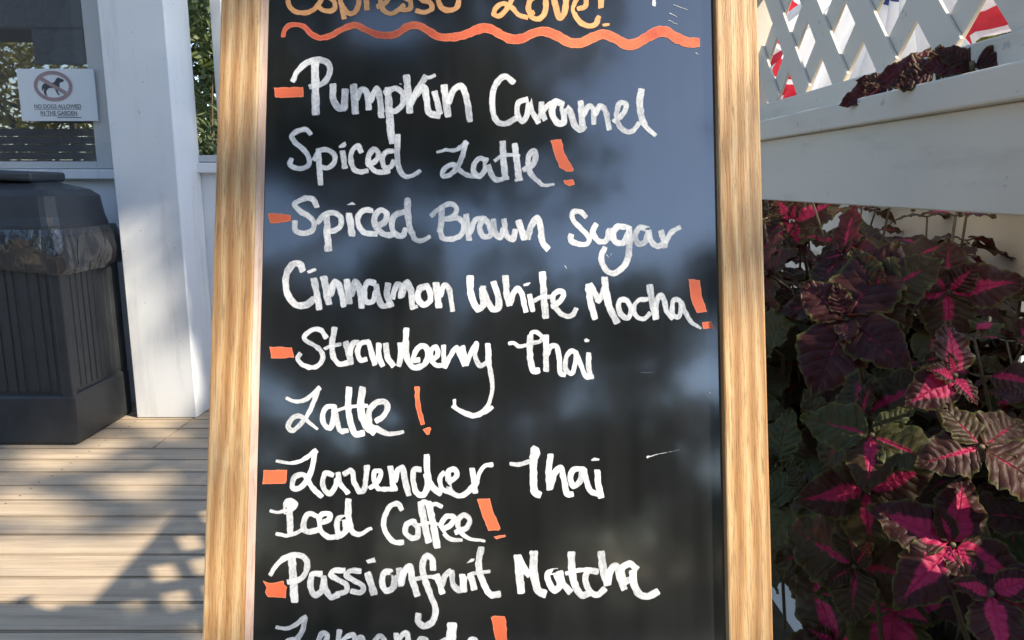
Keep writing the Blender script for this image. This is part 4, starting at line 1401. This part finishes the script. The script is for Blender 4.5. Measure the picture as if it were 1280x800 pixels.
def tree_trunk(h, r, limbs, spread, rs, lean=(0, 0)):
    mb = MB()
    top = Vector((lean[0], lean[1], h))
    mb.tube([(0, 0, -0.1), top * 0.35 + Vector((0.06, 0.03, 0)), top * 0.7, top], [r * 1.25, r, r * .75, r * .35], 10)
    for k in range(limbs):
        a = 2 * math.pi * k / limbs + rs.uniform(-.4, .4); s = top * rs.uniform(0.5, 0.9)
        e = s + Vector((math.cos(a) * spread, math.sin(a) * spread, spread * rs.uniform(.4, .9)))
        mb.tube([s, s.lerp(e, .5) + Vector((0, 0, -.1)), e], [r * .45, r * .3, r * .1], 7)
    return mb
def tree(label, x, y, h, rad, n, leaf, mt, seed, group=None):
    rs = np.random.RandomState(seed)
    o = empty('broadleaf_tree', (x, y, -0.16)); tag(o, label, 'tree', group)
    tree_trunk(h, 0.13 + h * .012, 7, rad[0] * .6, rs).build('trunk', M['trunk'], o, smooth=True)
    c = link('crown', leaf_mesh('crown', crown_pts(n, rad, rs) + np.array([0, 0, h]), leaf, rs), M[mt], o)
    return o
shrub_part(); far_hedge()
G = 'trees across the garden'
tree('round dark tree filling the gap behind the photographer', 0.6, -13.2, 4.4, (3.0, 2.2, 2.8), 9000, .15, 'leaf_dark', 9, 'trees across the garden')
tree('yellow green tree reflected in the window panes', -10.5, -9.5, 3.3, (2.6, 2.6, 2.2), 5200, .13, 'leaf_yellow', 1, G)
tree('green tree next to the yellow green one across the garden', -8.6, -12.2, 3.0, (2.6, 2.4, 2.1), 5200, .13, 'leaf_mid', 2, G)
tree('dark low tree straight behind the photographer', -2.6, -12.0, 4.1, (3.6, 2.4, 2.9), 9000, .15, 'leaf_dark', 3, G)
tree('bushy green tree right of the dark low tree', 3.2, -11.6, 3.7, (3.4, 2.4, 2.7), 9000, .15, 'leaf_dark', 4, G)
tree('outer yellow green tree at the far left of the garden', -15.5, -7.0, 3.2, (2.8, 2.8, 2.4), 4200, .14, 'leaf_mid', 5, G)
tree('sunlit tree seen past the end of the lattice', 5.5, 7.8, 3.4, (2.2, 2.2, 1.9), 5200, .11, 'leaf_yellow', 6, G)
tree('second sunlit tree beyond the bunting', 9.5, 12.5, 3.4, (2.8, 2.6, 2.3), 4200, .13, 'leaf_mid', 8, G)

hd = empty('unseen_screen', (-9.0, -6.2, -0.16)); tag(hd, 'unseen dark timber screen added to darken the low window reflection', 'screen')  # out of view, put in to darken the lower window reflection
sp_ = MB()
for k in range(16): sp_.box((-3.2, -0.015, 0.05 + k * .137), (3.2, 0.015, 0.05 + k * .137 + .128), 0.004)
sp_.build('panel', M['dark_timber'], hd)
for xx in (-3.2, -1.1, 1.1, 3.2):
    sp_ = MB(); sp_.box((xx - .05, -0.115, 0), (xx + .05, -0.016, 2.35), 0.005); sp_.build('post', M['dark_timber'], hd)
rs = np.random.RandomState(41)
hd = empty('hedge', (0.6, -9.6, -0.16)); tag(hd, 'tall loose dark hedge under the trees added behind the photographer to darken the board reflection', 'hedge')  # added out of view for a dark lower reflection in the board
pts = rs.uniform((-5.5, -0.5, 0.0), (6.5, 0.5, 2.9), (11000, 3)); pts[:, 2] *= 0.85 + 0.15 * np.sin(pts[:, 0] * 2.1)
link('foliage', leaf_mesh('foliage', pts, .12, rs), M['leaf_dark'], hd)
hs = MB()
for k in range(12): hs.tube([(-5 + k * .95, 0, -0.1), (-5 + k * .95 + .05, 0.03, 2.2)], [.05, .015], 6)
hs.build('stem', M['trunk'], hd)
aw = empty('unseen_awning', (-7.3, -5.0, -0.16)); tag(aw, 'unseen dark grey awning on posts added for its dark reflection in the window', 'awning')  # stand-in out of view, added to mirror dark in the window
ab = MB(); ab.box((-3.4, -1.2, 3.7), (2.7, 0, 5.6), 0.03); ab.build('canopy', M['roof'], aw)
ab = MB(); ab.box((-0.4, -0.06, 3.16), (0.42, -0.02, 3.698), 0.01); ab.build('valance', M['roof'], aw)
for xx in (-3.2, 2.5):
    for yy in (-1.1, -0.1):
        ab = MB(); ab.box((xx - .05, yy - .05, 0), (xx + .05, yy + .05, 3.698), 0.006); ab.build('post', M['trunk'], aw)

# overhanging tree mirrored in the upper part of the board
rs = np.random.RandomState(21)
o = empty('overhanging_tree', (-4.2, -6.6, -0.16)); tag(o, 'tall dark tree overhanging the deck behind the photographer', 'tree')
tree_trunk(6.4, 0.2, 8, 2.2, rs, (1.2, 0.3)).build('trunk', M['trunk'], o, smooth=True)
pts = crown_pts(14000, (3.6, 2.4, 2.3), rs, 34) + np.array([2.3, 0.4, 7.3])
link('crown', leaf_mesh('crown', pts, .12, rs), M['leaf_dark'], o)

# unseen shade tree toward the sun: crown gaps cut to place the dapples
SU = SUNV.cross(Vector((0, 0, 1))).normalized(); SV = SU.cross(SUNV).normalized()
def uv(p): return np.array((p.dot(SU), p.dot(SV)))
LIT = []
def gap(p, r): LIT.append((*uv(p), r))
for px, py, r in ((25,632,.10),(70,640,.07),(60,575,.09),(110,570,.08),(140,552,.06),(165,608,.08),(185,600,.06),(215,545,.05),(200,532,.05),(235,650,.04),
                  (20,690,.12),(60,700,.1),(110,705,.12),(150,685,.07),(205,672,.05),(238,690,.045),(180,720,.06),(130,725,.1),(225,735,.04),(40,735,.12),(90,740,.08),(20,755,.08)):
    gap(at_z(px, py), r)
for px, py, r in ((165,300,.05),(160,350,.06),(165,400,.07),(175,440,.06),(190,480,.09),(215,500,.09),(222,465,.05),(185,510,.08)):
    gap(at_y(px, py, CY), r)
for px, py in ((245, 60), (250, 90), (262, 110), (255, 135)): gap(at_y(px, py, WY + .3), .14)
for px, py, r in ((300,60,.035),(288,435,.05),(285,520,.055),(280,610,.045),(300,690,.05),(270,740,.05),(300,340,.02),(920,20,.05),(925,80,.05),(935,165,.03),(930,440,.045),(935,520,.06),(938,610,.07),(945,700,.07),
                  (500,590,.09),(700,590,.08),(400,620,.08),(560,640,.09),(700,370,.06),(640,290,.04),(640,30,.05),(750,40,.05),(800,740,.04),(450,510,.07),(360,340,.03)):
    gap(hit(px, py, S0, NO), r)
for px in range(950, 1290, 12): gap(at_x(px, 156 - (px - 955) * .222, FX), .012)
for px, py, d, r in ((1165,478,1.02,.034),(1197,440,1.03,.028),(1207,610,.96,.040),(1213,545,.96,.030),(1262,575,.95,.032),(1240,740,.91,.030),(1105,553,1.09,.024),(1052,680,1.1,.018),(1062,705,1.1,.014),(1165,780,.95,.016),(1150,500,1.05,.014),(1010,655,1.2,.012)):
    gap(P3(px, py, d), r)
for yy in np.arange(0.9, 3.8, 0.22):
    for zz in (1.6, 1.8): gap(Vector((1.03, yy, zz)), .14)
for yy in np.arange(0.4, 4.5, 0.3):
    for xx in (1.5, 1.9): gap(Vector((xx, yy, 0)), .2)
LIT = np.array(LIT)
SAMP = [at_z(-120, 830), at_z(-120, 540), Vector((0.7, 0.3, 0)), at_y(-60, 0, WY), at_y(300, 0, WY), Vector((0.7, 2.2, 1.9)), Vector((.3, .9, 1.4)), Vector((1.2, .8, .3)), Vector((-2.2, .4, 0)), Vector((-4, 2.5, 0))]
SAMP = np.array([uv(p) for p in SAMP]); lo2, hi2 = SAMP.min(0) - .5, SAMP.max(0) + .4
rs = np.random.RandomState(33)
nl = 42000
UVp = rs.uniform(lo2, hi2, (nl, 2)); T = rs.uniform(7.2, 9.4, nl)
jit = rs.normal(0, 0.035, nl)
dist = np.sqrt(((UVp[:, None, :] - LIT[None, :, :2]) ** 2).sum(-1)) - LIT[None, :, 2]
keep = dist.min(1) + jit > 0.055
UVp, T = UVp[keep], T[keep]
t0 = Vector((0, 2, 0.8)).dot(SUNV)
P = UVp[:, :1] * np.array(SU) + UVp[:, 1:] * np.array(SV) + (T + t0)[:, None] * np.array(SUNV)
ctr = P.mean(0)
base = Vector((ctr[0] + SU.x * 3.6, ctr[1] + SU.y * 3.6, -0.16))
o = empty('shade_tree', base); tag(o, 'large spreading shade tree out of view, crown gaps shaped to dapple the deck', 'tree')
tk = tree_trunk(ctr[2] - 0.4, 0.24, 9, 1.7, rs, (-SU.x * 1.3, -SU.y * 1.3)); tk.build('trunk', M['trunk'], o, smooth=True)
link('crown', leaf_mesh('crown', P - np.array(base), .085, rs), M['leaf_dark'], o)
